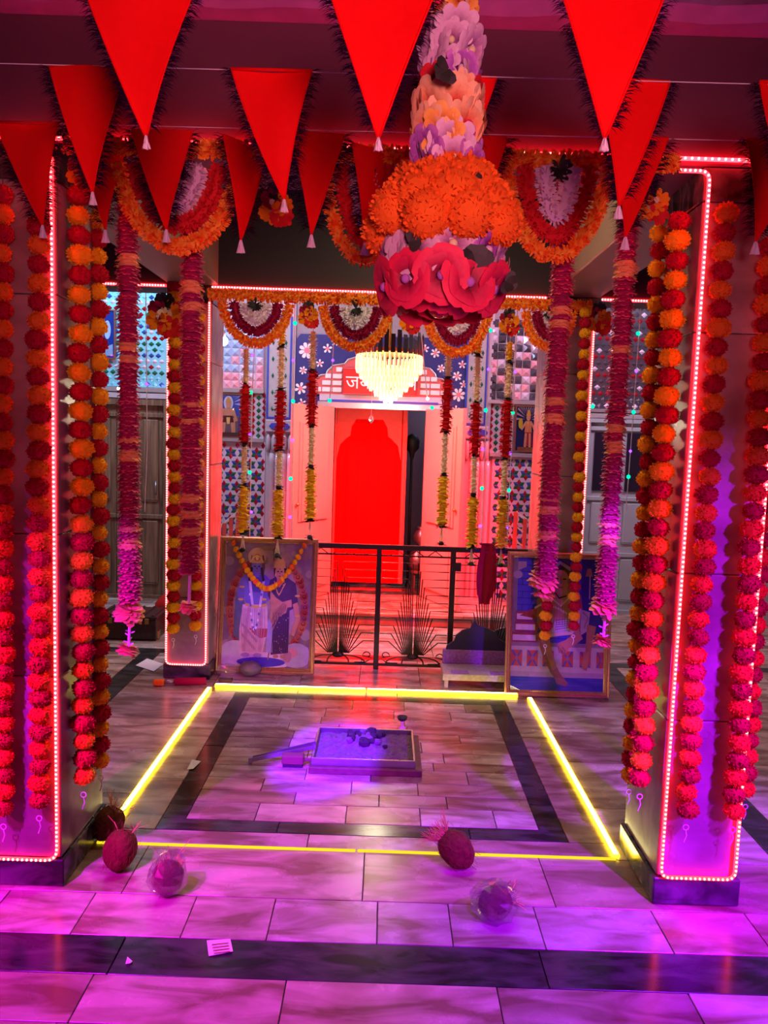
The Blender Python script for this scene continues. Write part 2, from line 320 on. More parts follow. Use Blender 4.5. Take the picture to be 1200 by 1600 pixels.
# ------------------------------------------------------------------ mesh helpers
class MB:
    def __init__(s): s.v = []; s.f = []; s.c = []
    def add(s, vs, fs, col=None):
        b = len(s.v); s.v += [tuple(v) for v in vs]; s.f += [tuple(i + b for i in f) for f in fs]
        s.c += [col] * len(fs); return s
    def box(s, x0, x1, y0, y1, z0, z1, bev=0.0):
        if bev <= 0:
            return s.add([(x0,y0,z0),(x1,y0,z0),(x1,y1,z0),(x0,y1,z0),(x0,y0,z1),(x1,y0,z1),(x1,y1,z1),(x0,y1,z1)],
                  [(0,3,2,1),(4,5,6,7),(0,1,5,4),(1,2,6,5),(2,3,7,6),(3,0,4,7)])
        b = bev
        P = []
        for (x, sx) in ((x0, 1), (x1, -1)):
            for (y, sy) in ((y0, 1), (y1, -1)):
                for (z, sz) in ((z0, 1), (z1, -1)):
                    P += [(x, y + sy*b, z + sz*b), (x + sx*b, y, z + sz*b), (x + sx*b, y + sy*b, z)]
        def I(i, j, k, a): return ((i*2 + j)*2 + k)*3 + a
        F = []
        for i in (0, 1):
            q = [I(i,0,0,0), I(i,1,0,0), I(i,1,1,0), I(i,0,1,0)]; F.append(q if i else q[::-1])
            q = [I(0,i,0,1), I(1,i,0,1), I(1,i,1,1), I(0,i,1,1)]; F.append(q[::-1] if i else q)
            q = [I(0,0,i,2), I(1,0,i,2), I(1,1,i,2), I(0,1,i,2)]; F.append(q if i else q[::-1])
        for i in (0, 1):
            for j in (0, 1):
                q = [I(i,j,0,0), I(i,j,0,1), I(i,j,1,1), I(i,j,1,0)]; F.append(q if (i ^ j) else q[::-1])
                q = [I(i,0,j,0), I(i,0,j,2), I(i,1,j,2), I(i,1,j,0)]; F.append(q[::-1] if (i ^ j) else q)
                q = [I(0,i,j,1), I(0,i,j,2), I(1,i,j,2), I(1,i,j,1)]; F.append(q if (i ^ j) else q[::-1])
                for k in (0, 1):
                    t = [I(i,j,k,0), I(i,j,k,1), I(i,j,k,2)]; F.append(t if (i ^ j ^ k) else t[::-1])
        return s.add(P, F)
    def tube(s, pts, r, n=6, closed=False, caps=True, taper=None):
        pts = [Vector(p) for p in pts]; N = len(pts); V = []
        prev = None
        for i, p in enumerate(pts):
            a = pts[(i - 1) % N] if (closed or i) else pts[0]
            b = pts[(i + 1) % N] if (closed or i < N - 1) else pts[-1]
            t = (b - a)
            t = t.normalized() if t.length > 1e-9 else Vector((0, 0, 1))
            if prev is None:
                u = t.cross(Vector((0, 0, 1)))
                if u.length < 1e-3: u = t.cross(Vector((1, 0, 0)))
            else:
                u = prev - t * prev.dot(t)
                if u.length < 1e-6: u = t.orthogonal()
            u.normalize(); prev = u; q = t.cross(u)
            rr = r if taper is None else r * taper[i]
            for k in range(n):
                an = 2 * PI * k / n; V.append(p + (u * math.cos(an) + q * math.sin(an)) * rr)
        F = []
        for i in range(N if closed else N - 1):
            for k in range(n):
                F.append((i*n + k, i*n + (k+1) % n, ((i+1) % N)*n + (k+1) % n, ((i+1) % N)*n + k))
        if caps and not closed:
            F.append(tuple(range(n - 1, -1, -1))); F.append(tuple(range((N-1)*n, N*n)))
        return s.add(V, F)
    def bar(s, a, b, wx, wz):
        a = Vector(a); b = Vector(b); t = (b - a).normalized(); u = t.cross(Vector((0, 0, 1)))
        if u.length < 1e-3: u = Vector((1, 0, 0))
        u.normalize(); q = u.cross(t); V = []
        for p in (a, b):
            for (i, j) in ((-1,-1),(1,-1),(1,1),(-1,1)): V.append(p + u*(i*wx/2) + q*(j*wz/2))
        return s.add(V, [(0,1,2,3),(7,6,5,4),(0,4,5,1),(1,5,6,2),(2,6,7,3),(3,7,4,0)])
    def lathe(s, prof, c=(0,0,0), n=16, jag=0.0):
        V = []; F = []; c = Vector(c)
        for (r, z) in prof:
            for k in range(n):
                a = 2*PI*k/n; rr = r * (1 + (jag if k % 2 else -jag))
                V.append((c.x + rr*math.cos(a), c.y + rr*math.sin(a), c.z + z))
        for i in range(len(prof) - 1):
            for k in range(n):
                F.append((i*n+k, i*n+(k+1) % n, (i+1)*n+(k+1) % n, (i+1)*n+k))
        if prof[0][0] > 1e-6: F.append(tuple(range(n-1, -1, -1)))
        if prof[-1][0] > 1e-6: F.append(tuple(range((len(prof)-1)*n, len(prof)*n)))
        return s.add(V, F)
    def prism(s, poly, y0, y1, col=None):
        """polygon in x,z extruded along y (y0 front)"""
        n = len(poly)
        V = [(x, y0, z) for x, z in poly] + [(x, y1, z) for x, z in poly]
        F = [tuple(range(n)), tuple(range(2*n-1, n-1, -1))] + [(i, n+i, n+(i+1) % n, (i+1) % n) for i in range(n)]
        return s.add(V, F, col)
    def ball(s, c, r, nu=10, nv=7, sc=(1,1,1), fn=None):
        V = []; F = []; c = Vector(c)
        for j in range(nv + 1):
            th = PI*j/nv
            for i in range(nu):
                ph = 2*PI*i/nu; d = Vector((math.sin(th)*math.cos(ph), math.sin(th)*math.sin(ph), math.cos(th)))
                k = fn(d) if fn else 1.0
                V.append((c.x + d.x*r*sc[0]*k, c.y + d.y*r*sc[1]*k, c.z + d.z*r*sc[2]*k))
        for j in range(nv):
            for i in range(nu):
                a, b, cc, d2 = j*nu+i, j*nu+(i+1) % nu, (j+1)*nu+(i+1) % nu, (j+1)*nu+i
                if j == 0: F.append((a, cc, d2)[::1])
                elif j == nv-1: F.append((a, b, d2))
                else: F.append((a, b, cc, d2))
        return s.add(V, F)
    def petal(s, base, d, side, length, width, curl=0.0, nrm=None):
        """a rounded petal from base along d"""
        base = Vector(base); d = Vector(d).normalized(); side = Vector(side); side = (side - d*side.dot(d))
        if side.length < 1e-6: side = d.orthogonal()
        side.normalize(); up = d.cross(side) if nrm is None else Vector(nrm)
        V = [base - side*width*0.18, base + side*width*0.18]
        for t, wd, cu in ((0.55, 0.5, 0.35), (0.88, 0.42, 0.8)):
            m = base + d*length*t + up*curl*length*cu
            V += [m - side*width*wd, m + side*width*wd]
        V.append(base + d*length + up*curl*length)
        return s.add(V, [(0,1,3,2),(2,3,5,4),(4,5,6)])
    def mesh(s, name, mat_, shift=None, smooth=False):
        me = bpy.data.meshes.new(name)
        vs_ = s.v if shift is None else [(v[0]-shift[0], v[1]-shift[1], v[2]-shift[2]) for v in s.v]
        me.from_pydata(vs_, [], s.f)
        if any(c is not None for c in s.c):
            a = me.color_attributes.new('print', 'FLOAT_COLOR', 'CORNER'); k = 0
            for p, c in zip(me.polygons, s.c):
                for li in p.loop_indices: a.data[li].color = (*[x**1.75 for x in (c or (1,1,1))], 1)
        if smooth: me.polygons.foreach_set('use_smooth', [True]*len(me.polygons))
        me.materials.append(MATS[mat_] if isinstance(mat_, str) else mat_)
        me.update(); return me

def wloc(o):
    p = Vector((0, 0, 0))
    while o is not None: p += Vector(o.location); o = o.parent
    return p
def tag(o, label=None, cat=None, group=None, kind=None):
    if label: o['label'] = label
    if cat: o['category'] = cat
    if group: o['group'] = group
    if kind: o['kind'] = kind
    return o
def thing(name, label, cat, loc=(0,0,0), group=None, kind=None):
    o = bpy.data.objects.new(name, None); COL.objects.link(o); o.location = loc; o.empty_display_size = 0.05
    return tag(o, label, cat, group, kind)
def obj(name, mb, mat_, parent=None, smooth=False, kind=None, label=None, origin=None):
    """links a mesh built in world coordinates"""
    base = wloc(parent) if parent else Vector((0,0,0))
    og = Vector(origin) if origin is not None else base
    me = mb.mesh(name, mat_, og, smooth)
    o = bpy.data.objects.new(name, me); COL.objects.link(o); o.parent = parent; o.location = og - base
    return tag(o, label, kind=kind)
def inst(name, me, parent, loc, rot=(0,0,0), scale=(1,1,1)):
    o = bpy.data.objects.new(name, me); COL.objects.link(o); o.parent = parent
    o.location = Vector(loc) - (wloc(parent) if parent else Vector((0,0,0))); o.rotation_euler = rot
    o.scale = scale if hasattr(scale, '__len__') else (scale,)*3
    return o
def single(name, mb, mat_, label, cat, group=None, smooth=False, origin=None, kind=None):
    if origin is None:
        xs = [v[0] for v in mb.v]; ys = [v[1] for v in mb.v]; zs = [v[2] for v in mb.v]
        origin = ((min(xs)+max(xs))/2, (min(ys)+max(ys))/2, min(zs))
    return tag(obj(name, mb, mat_, None, smooth, origin=origin), label, cat, group, kind)
def rect(px0, py0, px1, py1, Y):
    mx, my = (px0+px1)/2, (py0+py1)/2
    return at(px0, my, Y).x, at(px1, my, Y).x, at(mx, py1, Y).z, at(mx, py0, Y).z
def fib(n):
    g = PI*(3 - 5**0.5)
    for i in range(n):
        z = 1 - 2*(i + 0.5)/n; r = (1 - z*z)**0.5
        yield Vector((r*math.cos(g*i), r*math.sin(g*i), z))
def frill(mb, path, radius, n, width, rng, core=0.45, lean=0.25, half=None, curl=0.3):
    """petals standing off a path all round (or within the half-plane around 'half')"""
    path = [Vector(p) for p in path]
    seg = [(path[i+1]-path[i]).length for i in range(len(path)-1)]; tot = sum(seg)
    for k in range(n):
        d = tot*(k + rng.random())/n; i = 0
        while i < len(seg)-1 and d > seg[i]: d -= seg[i]; i += 1
        p = path[i].lerp(path[i+1], d/max(seg[i], 1e-9)); t = (path[i+1]-path[i]).normalized()
        u = t.orthogonal().normalized(); q = t.cross(u); a = rng.uniform(0, 2*PI)
        dr = u*math.cos(a) + q*math.sin(a)
        if half is not None and dr.dot(half) < -0.3: dr = -dr
        dr = (dr + t*rng.uniform(-lean, lean)).normalized()
        mb.petal(p + dr*radius*core*0.6, dr, t, radius*rng.uniform(0.7, 1.05)*(1-core*0.6), width*rng.uniform(0.7, 1.2), rng.uniform(-curl, curl))
    mb.tube(path, radius*core, 6)
    return mb
# ================================================================== STRUCTURE
# ---- floor: mortar bed with single slabs of marble
floor_bed = MB().box(-3.3, 3.3, -1.2, 9.0, -0.08, -0.012)
floor = tag(obj('floor', floor_bed, 'mortar'), kind='structure')
rf = random.Random(3)
def slab(x0, x1, y0, y1, dark=False, z=0.0, parent=None):
    g = 0.0016
    zz = z + rf.uniform(-0.0006, 0.0006)
    mb = MB().box(x0+g, x1-g, y0+g, y1-g, z-0.012, zz, 0.0012)
    return obj('dark_marble_slab' if dark else 'marble_slab', mb, 'marble_dark' if dark else 'marble_floor', parent or floor, origin=((x0+x1)/2, (y0+y1)/2, z))
def row(x0, x1, y0, y1, wmin, wmax, dark=False):
    x = x0
    while x < x1 - 1e-4:
        nx = x + rf.uniform(wmin, wmax)
        if x1 - nx < wmin*0.7: nx = x1
        slab(x, nx, y0, y1, dark); x = nx
XL, XR = -0.985, 0.885           # inner lines of the pavilion floor
row(-3.3, 3.3, -1.2, 1.22, 1.6, 2.2)
for y0, y1 in ((1.22, 1.43), (1.43, 1.63), (1.63, 1.84), (1.84, 2.02)): row(-1.7, 1.7, y0, y1, 0.34, 0.62)
row(-3.3, -1.7, 1.22, 2.02, 0.8, 0.9); row(1.7, 3.3, 1.22, 2.02, 0.8, 0.9)
row(-3.3, 3.3, 2.02, 2.187, 0.7, 1.3, True)
row(-1.48, 1.47, 2.187, 2.40, 0.22, 0.40); row(-1.48, 1.47, 2.40, 2.70, 0.5, 0.8)
# pavilion floor
row(XL, XR, 2.70, 2.815, 0.4, 0.75)
DXL, DXR = -0.826, 0.737
row(DXL, DXR, 2.815, 2.905, 0.45, 0.9, True)
row(DXL, DXR, 4.32, 4.41, 0.45, 0.9, True)
for (a, b) in ((2.905, 3.62), (3.62, 4.32)):
    slab(DXL, DXL+0.095, a, b, True); slab(DXR-0.095, DXR, a, b, True)
ys = [2.905, 3.05, 3.16, 3.28, 3.41, 3.50, 3.61, 3.74, 3.84, 3.95, 4.05, 4.18, 4.32]
for a, b in zip(ys, ys[1:]): row(DXL+0.095, DXR-0.095, a, b, 0.2, 0.46)
for (a, b) in ((2.815, 3.25), (3.25, 3.85), (3.85, 4.41)):
    slab(XL, DXL, a, b); slab(DXR, XR, a, b)
row(XL, XR, 4.41, 4.62, 0.5, 0.8)
row(XL, XR, 4.62, 5.15, 0.35, 0.55)
# aisles beside the pavilion
for s in (-1, 1):
    xa = XL if s < 0 else XR
    xb = -1.48 if s < 0 else 1.47
    lo, hi = min(xa, xb), max(xa, xb)
    for (a, b) in ((2.70, 3.1), (3.1, 3.56), (3.56, 3.95), (3.95, 4.35), (4.35, 4.8), (4.8, 5.15)):
        slab(lo, hi, a, b)
    b0 = xb; b1 = xb + s*0.13
    for (a, b) in ((2.187, 3.2), (3.2, 4.2), (4.2, 5.15)): slab(min(b0, b1), max(b0, b1), a, b, True)
    c1 = s*3.3
    for (a, b) in ((2.187, 2.9), (2.9, 3.6), (3.6, 4.3), (4.3, 5.15)): row(min(b1, c1), max(b1, c1), a, b, 0.7, 1.0)
row(-3.3, 3.3, 5.15, 5.26, 0.8, 1.2, True)
for a, b in ((5.26, 5.7), (5.7, 6.15), (6.15, 6.75)): row(-3.3, 3.3, a, b, 0.5, 0.8)
row(-3.3, 3.3, 6.75, 9.0, 1.0, 1.4)

# raised marble step before the shrine door
step = tag(thing('trim_1', None, None, (0.0, 6.6, 0)), kind='structure')
obj('riser', MB().box(-1.1, 1.1, 6.12, 6.9, 0.0, 0.075), 'marble_band', step)
xs_ = [-1.1, -0.62, -0.2, 0.25, 0.66, 1.1]
for a, b in zip(xs_, xs_[1:]):
    obj('marble_slab', MB().box(a+0.001, b-0.001, 6.105, 6.9, 0.075, 0.1, 0.003), 'marble_floor', step)

# ---- ceilings, beams and side walls
tag(obj('ceiling', MB().box(-3.3, 3.3, -1.2, 8.6, 3.32, 3.42), 'beam_paint'), kind='structure')
tag(obj('wall_left', MB().box(-3.4, -3.3, -1.2, 8.6, 0, 3.32), 'plaster'), kind='structure')
tag(obj('wall_right', MB().box(3.3, 3.4, -1.2, 8.6, 0, 3.32), 'plaster'), kind='structure')
ZB = 2.34
def beam(name, x0, x1, y0, y1, m, z1=2.93):
    return tag(obj(name, MB().box(x0, x1, y0, y1, ZB, z1, 0.006), m), kind='structure')
beam('trim_2', -3.3, 3.3, 2.43, 2.80, 'beam_paint', 3.32)
beam('trim_3', -3.3, 3.3, 4.62, 4.95, 'dark_beam', 3.32)
beam('trim_4', -1.29, -1.0, 2.80, 4.62, 'soffit')
beam('trim_5', 0.92, 1.21, 2.80, 4.62, 'soffit')
tag(obj('trim_6', MB().box(-3.3, 3.3, 2.80, 4.62, 2.93, 3.0), 'dark_beam'), kind='structure')
# cornice that runs along the top of the front beam
cb = MB(); n = 90
for i in range(n):
    x0 = -3.3 + 6.6*i/n; x1 = -3.3 + 6.6*(i+1)/n
    def prof(x): 
        k = 0.008*math.sin(x*9.0) + 0.006*math.sin(x*23)
        return [(2.35+k, 2.705), (2.31+k, 2.735), (2.325-k, 2.79), (2.28+k, 2.87), (2.29, 3.3), (2.428, 3.3), (2.428, 2.705)]
    A, B = prof(x0), prof(x1); m_ = len(A)
    cb.add([(x0, y, z) for y, z in A] + [(x1, y, z) for y, z in B], [(j, (j+1) % m_, m_+(j+1) % m_, m_+j) for j in range(m_)])
tag(obj('trim_7', cb, 'valance', smooth=False), kind='structure')

# ---- four marble pillars
def pillar(label, x0, x1, y0, y1, joints):
    t = thing('marble_pillar', label, 'pillar', ((x0+x1)/2, (y0+y1)/2, 0), 'pillars of the pavilion')
    obj('plinth', MB().box(x0-0.012, x1+0.012, y0-0.012, y1+0.012, 0, 0.092, 0.004), 'marble_plinth', t)
    zs = [0.092] + joints + [ZB-.10]
    for a, b in zip(zs, zs[1:]):
        obj('marble_slab', MB().box(x0, x1, y0, y1, a+0.001, b-0.001, 0.004), 'marble_pillar', t)
    obj('capital', MB().box(x0-.004, x1+.004, y0-.004, y1+.004, ZB-.10, ZB-.001, .003), 'marble_plinth', t)
    return t
PFL = (-1.30, -1.02, 2.435, 2.81); PFR = (0.934, 1.195, 2.445, 2.79)
PBL = (-1.295, -1.035, 4.625, 4.95); PBR = (0.925, 1.195, 4.625, 4.95)
pillar('left front marble pillar beside the two coconuts, magenta lit', *PFL, [0.70, 1.16, 1.9])
pillar('right front marble pillar on dark plinth, violet lit face', *PFR, [0.62, 1.10, 1.85])
pillar('left rear marble pillar behind the flower columns, outlined by red light', *PBL, [0.5, 1.3, 1.9])
pillar('right rear marble pillar behind the portrait of the seated man', *PBR, [0.5, 1.3, 1.9])

# ================================================================== SHRINE FRONT (back wall)
YW = 6.9
wall = tag(thing('wall_back', None, None, (0, YW, 0)), kind='structure')
DX0, DX1, DZ0, DZ1 = rect(519, 637, 661, 930, YW)
DZ0 = 0.1
wl = MB()
wl.box(-3.3, DX0, YW, YW+0.12, 0, 3.32); wl.box(DX1, 3.3, YW, YW+0.12, 0, 3.32); wl.box(DX0, DX1, YW, YW+0.12, DZ1, 3.32); wl.box(DX0, DX1, YW, YW+0.12, 0, 0.1)
obj('masonry', wl, 'plaster', wall)
def panel(name, r, m, th=0.015, y=YW, parent=None, bev=0.002):
    return obj(name, MB().box(r[0], r[1], y-th, y, r[2], r[3], bev), m, parent or wall)
def frame(name, r, wd, m, th=0.03, y=YW, parent=None):
    x0, x1, z0, z1 = r; f = MB()
    f.box(x0-wd, x0, y-th, y, z0-wd, z1+wd); f.box(x1, x1+wd, y-th, y, z0-wd, z1+wd)
    f.box(x0, x1, y-th, y, z1, z1+wd); f.box(x0, x1, y-th, y, z0-wd, z0)
    return obj(name, f, m, parent or wall)
def mirror_pyramids(r, nx, nz, m, y=YW, ht=0.025):
    x0, x1, z0, z1 = r; dx = (x1-x0)/nx; dz = (z1-z0)/nz; a, b = dx*0.48, dz*0.48
    mes = [MB().add([(-a,0,-b),(a,0,-b),(a,0,b),(-a,0,b),(-a*.2,-ht,-b*.2),(a*.2,-ht,-b*.2),(a*.2,-ht,b*.2),(-a*.2,-ht,b*.2)], [(0,1,5,4),(1,2,6,5),(2,3,7,6),(3,0,4,7),(4,5,6,7)]).mesh('mirror_tile', mm) for mm in m]
    for i in range(nx):
        for j in range(nz):
            inst('mirror_tile', rf.choice(mes), wall, (x0+dx*(i+.5), y-0.0155, z0+dz*(j+.5)), (rf.uniform(-.12,.12), rf.choice((0, PI/2, PI)) if abs(dx-dz) < .01 else rf.choice((0, PI)), rf.uniform(-.15,.15)))
def star_mosaic(r, s, y=YW):
    x0, x1, z0, z1 = r; sets = {'mirror_red': MB(), 'mirror_blue': MB(), 'mirror_green': MB()}
    def rh(cx, cz, ang, m):
        L = s*0.60; wd = s*0.19; ca, sa = math.cos(ang), math.sin(ang)
        P = [(0,0),(L/2,wd),(L,0),(L/2,-wd)]
        Q = [(cx+p*ca-q*sa, cz+p*sa+q*ca) for p, q in P]
        if any(x < x0 or x > x1 or z < z0 or z > z1 for x, z in Q): return
        c = (cx+L/2*ca, cz+L/2*sa)
        sets[m].add([(x, y-0.0155, z) for x, z in Q] + [(c[0], y-0.022, c[1])], [(i, (i+1) % 4, 4) for i in range(4)])
    j = 0; z = z0 - s
    while z < z1 + s:
        x = x0 - s + (s*0.58 if j % 2 else 0); k = 0
        while x < x1 + s:
            for q, m in ((90,'mirror_red'),(270,'mirror_red'),(30,'mirror_green'),(150,'mirror_blue'),(210,'mirror_green'),(330,'mirror_blue')):
                rh(x, z, math.radians(q), m)
            x += s*1.16; k += 1
        z += s*1.02; j += 1
    for m, b in sets.items():
        if b.f: obj('mirror_mosaic', b, m, wall, kind='stuff')
def poly_print(name, polys, parent, m='print_ink', y=0, step=0.0004):
    """flat print: list of (colour, [(x,z)...]) painted in order on a sheet facing the viewer"""
    b = MB()
    for i, (c, P) in enumerate(polys):
        b.add([(x, y - i*step, z) for x, z in P], [tuple(range(len(P)))], c)
    return obj(name, b, m, parent)
def ell(cx, cz, rx, rz, n=18, a0=0, a1=2*PI):
    return [(cx + rx*math.cos(a0+(a1-a0)*i/(n if a1-a0 >= 2*PI-.01 else n-1)), cz + rz*math.sin(a0+(a1-a0)*i/(n if a1-a0 >= 2*PI-.01 else n-1))) for i in range(n)]

# bays left and right of the door
rL = rect(337, 482, 413, 607, YW); panel('mosaic_bed', rL, 'panel_lilac'); mirror_pyramids(rL, 6, 10, ['mirror_sky', 'mirror_lilac', 'mirror_sky', 'mirror_rose'])
rL2 = rect(337, 690, 413, 935, YW); panel('mosaic_bed', rL2, 'mirror_lilac'); star_mosaic(rL2, 0.098)
rLs = rect(396, 617, 413, 686, YW); panel('mosaic_bed', rLs, 'panel_lilac')
rR = rect(764, 500, 842, 625, YW); panel('mosaic_bed', rR, 'panel_grey'); mirror_pyramids(rR, 6, 10, ['mirror_dark', 'mirror_rose', 'mirror_lilac', 'mirror_dark'])
rR2 = rect(764, 714, 842, 950, YW); panel('mosaic_bed', rR2, 'mirror_lilac'); star_mosaic(rR2, 0.098)
rRs = rect(766, 633, 784, 708, YW); panel('mosaic_bed', rRs, 'panel_lilac')
for rr in (rLs, rRs):
    g = MB(); l = MB(); nz = 7
    for i in range(nz):
        zc = rr[2] + (rr[3]-rr[2])*(i+.5)/nz; xc = (rr[0]+rr[1])/2; h = (rr[3]-rr[2])/nz*.45
        g.add([(xc-.022, YW-.016, zc), (xc, YW-.016, zc-h), (xc+.022, YW-.016, zc), (xc, YW-.016, zc+h), (xc, YW-.024, zc)], [(0,1,4),(1,2,4),(2,3,4),(3,0,4)])
        for s in (-1, 1):
            l.add([(xc+s*.045-.016, YW-.016, zc+h), (xc+s*.045, YW-.016, zc), (xc+s*.045+.016, YW-.016, zc+h), (xc+s*.045, YW-.016, zc+2*h), (xc+s*.045, YW-.022, zc+h)], [(0,1,4),(1,2,4),(2,3,4),(3,0,4)])
    obj('mirror_mosaic', g, 'mirror_green', wall, kind='stuff'); obj('mirror_mosaic', l, 'mirror_red', wall, kind='stuff')
for rr in (rect(337, 607, 413, 614, YW), rect(337, 684, 413, 690, YW), rect(764, 626, 842, 632, YW), rect(764, 708, 842, 714, YW)):
    panel('moulding', rr, 'silver_trim', 0.05)
# pilasters
def pilaster(pxa, pxb, top, pt, pb, cb_, base):
    r = rect(pxa, top, pxb, base, YW); panel('pilaster_back', r, 'panel_lilac', 0.03)
    rp = rect(pxa+5, pt, pxb-5, pb, YW); panel('pilaster_panel', rp, 'panel_grey', 0.04); frame('pilaster_border', rp, 0.014, 'blue_paint', 0.046)
    b = MB()
    for i in range(6):
        zc = rp[2] + (rp[3]-rp[2])*(i+.5)/6
        for s in (-.3, .3):
            xc = (rp[0]+rp[1])/2 + s*(rp[1]-rp[0]); b.add([(xc-.012, YW-.041, zc), (xc, YW-.041, zc-.025), (xc+.012, YW-.041, zc), (xc, YW-.041, zc+.025), (xc, YW-.05, zc)], [(0,1,4),(1,2,4),(2,3,4),(3,0,4)])
    obj('leaf_inlay', b, 'mirror_green', wall, kind='stuff')
    rc = rect(pxa, pb+4, pxb, pb+24, YW); panel('capital', rc, 'panel_lilac', 0.07, bev=0.01)
    xc, zc = (rc[0]+rc[1])/2, (rc[2]+rc[3])/2
    obj('capital_inlay', MB().prism(ell(xc-.04, zc, .045, .03, 6), YW-.078, YW-.07).prism(ell(xc+.05, zc, .045, .03, 6), YW-.078, YW-.07), 'blue_paint', wall)
    rd = rect(pxa, pb+26, pxb, cb_, YW)
    for i in range(5):
        x = rd[0] + (rd[1]-rd[0])*(i+.5)/5
        obj('capital_leaf', MB().ball((x, YW-.05, (rd[2]+rd[3])/2), 0.03, 8, 6, (0.75, 0.9, (rd[3]-rd[2])/0.062)), 'panel_lilac', wall, smooth=True)
    rs = rect(pxa+3, cb_, pxb-3, base, YW); nn = 4
    for i in range(nn):
        x = rs[0] + (rs[1]-rs[0])*(i+.5)/nn; rr = (rs[1]-rs[0])/nn*.46
        pts = [(x, YW-.035, rs[2]+(rs[3]-rs[2])*k/16) for k in range(17)]
        obj('fluted_shaft', MB().tube(pts, rr, 10, taper=[1+.05*(k % 2) for k in range(17)]), 'panel_lilac' if i % 2 == 0 else 'mirror_lilac', wall, smooth=True)
pilaster(416, 459, 470, 497, 652, 708, 936)
pilaster(725, 763, 480, 515, 662, 720, 948)
# blue painted spandrel with lotus blooms
xa, xb, za, zb = rect(462, 526, 732, 640, YW)
sp = [(xa, za), (xa, zb-.05), (xa+.04, zb)] + [(xb-.04, zb), (xb, zb-.05), (xb, za)]
obj('painted_spandrel', MB().prism(sp, YW-.02, YW), 'navy_paint', wall)
obj('painted_strip', MB().box(*rect(462, 640, 476, 700, YW)[:2], YW-.02, YW, *rect(462, 640, 476, 700, YW)[2:]), 'blue_paint', wall)
def lotus(px, py, s, k=6):
    c = at(px, py, YW); b = MB()
    for i in range(k):
        a = 2*PI*i/k + .3; d = Vector((math.cos(a), 0, math.sin(a)))
        b.petal((c.x, YW-.0215, c.z) + d*s*.25 if False else Vector((c.x, YW-.0215, c.z)) + d*s*.3, d, Vector((-d.z, 0, d.x)), s*.9, s*.55, 0.0)
    obj('lotus_petals', b, 'petal_paint', wall)
    obj('lotus_heart', MB().prism(ell(c.x, c.z, s*.42, s*.42, 10), YW-.024, YW-.02), 'lotus_paint', wall)
for a in ((480, 548, .06, 8), (512, 545, .035, 5), (500, 568, .03, 5), (474, 579, .03, 6), (470, 607, .045, 6), (472, 629, .03, 4), (524, 535, .03, 5), (540, 530, .025, 5),
          (716, 617, .05, 7), (714, 588, .035, 6), (689, 576, .03, 6), (680, 552, .035, 6), (702, 556, .03, 5), (722, 570, .03, 5), (724, 601, .03, 5), (664, 545, .03, 5), (712, 640, .03, 5)):
    lotus(*a)
# lobed arch of painted bricks over the lintel
def lobes(pxl, pxr, pyb, pyt, y):
    A = at(pxl, pyb, YW); B = at(pxr, pyb, YW); T = at((pxl+pxr)/2, pyt, YW).z; cx = (A.x+B.x)/2; w2 = (B.x-A.x)/2; z0 = (A.z+B.z)/2; H = T - z0
    pts = [(A.x, z0)]
    prof = [(-1.0, .30), (-.97, .42), (-.9, .5), (-.82, .52), (-.8, .62), (-.72, .76), (-.6, .8), (-.55, .82), (-.5, .93), (-.38, 1.0), (-.2, 1.0)]
    pts += [(cx + u*w2, z0 + v*H) for u, v in prof] + [(cx - u*w2, z0 + v*H) for u, v in reversed(prof)] + [(B.x, z0)]
    return pts, (A.x, B.x, z0, T)
lp, lb = lobes(491, 699, 619, 560, YW)
obj('arch_panel', MB().prism(lp, YW-.04, YW), 'plaster_red', wall)
obj('arch_edge', MB().tube([(x, YW-.042, z) for x, z in lp], 0.008, 6), 'silver_trim', wall)
for j in range(5):
    z0 = lb[2] + .02 + j*.058; ww = [1.0, .96, .9, .74, .5][j]*(lb[1]-lb[0])/2; cx = (lb[0]+lb[1])/2
    for s in (-1, 1):
        x = .34
        while x < ww - .06:
            x1 = min(ww-.03, x+.09)
            xx = sorted((cx+s*x, cx+s*(x1-.008)))
            obj('brick', MB().box(xx[0], xx[1], YW-.05, YW-.039, z0, z0+.04, .004), 'petal_paint', wall); x += .09
# lintel and jambs
panel('lintel', rect(497, 630, 690, 640, YW), 'silver_trim', 0.07)
panel('lintel_moulding', rect(500, 619, 690, 629, YW), 'mirror_lilac', 0.06)
panel('lintel_inlay', rect(512, 627, 684, 631, YW), 'blue_paint', 0.075)
obj('door_jamb', MB().box(DX0-.05, DX0, YW-.05, YW+.14, 0.1, DZ1), 'plaster_red', wall); obj('door_jamb', MB().box(DX1, DX1+.05, YW-.05, YW+.14, 0.1, DZ1), 'plaster_red', wall)
obj('threshold', MB().box(DX0, DX1, YW-.02, YW+.14, 0.1, 0.13), 'marble_dark', wall)
# diamond mosaic strip left and right of the doors
for (a, b) in ((462, 475), (719, 727)):
    r = rect(a, 660, b, 938, YW); panel('mosaic_bed', r, 'plaster_red', 0.02); bb = MB(); br = MB()
    nz = 22; xc = (r[0]+r[1])/2; hw = (r[1]-r[0])*.42
    for i in range(nz):
        zc = r[2]+(r[3]-r[2])*(i+.5)/nz; h = (r[3]-r[2])/nz*.48
        bb.add([(xc-hw, YW-.0205, zc), (xc, YW-.0205, zc-h), (xc+hw, YW-.0205, zc), (xc, YW-.0205, zc+h), (xc, YW-.03, zc)], [(0,1,4),(1,2,4),(2,3,4),(3,0,4)])
        br.add([(r[1], YW-.0207, zc), (r[1], YW-.0207, zc+2*h), (xc+.01, YW-.0207, zc+h)], [(0,1,2)])
    obj('mirror_mosaic', bb, 'petal_paint', wall, kind='stuff'); obj('mirror_mosaic', br, 'blue_paint', wall, kind='stuff')
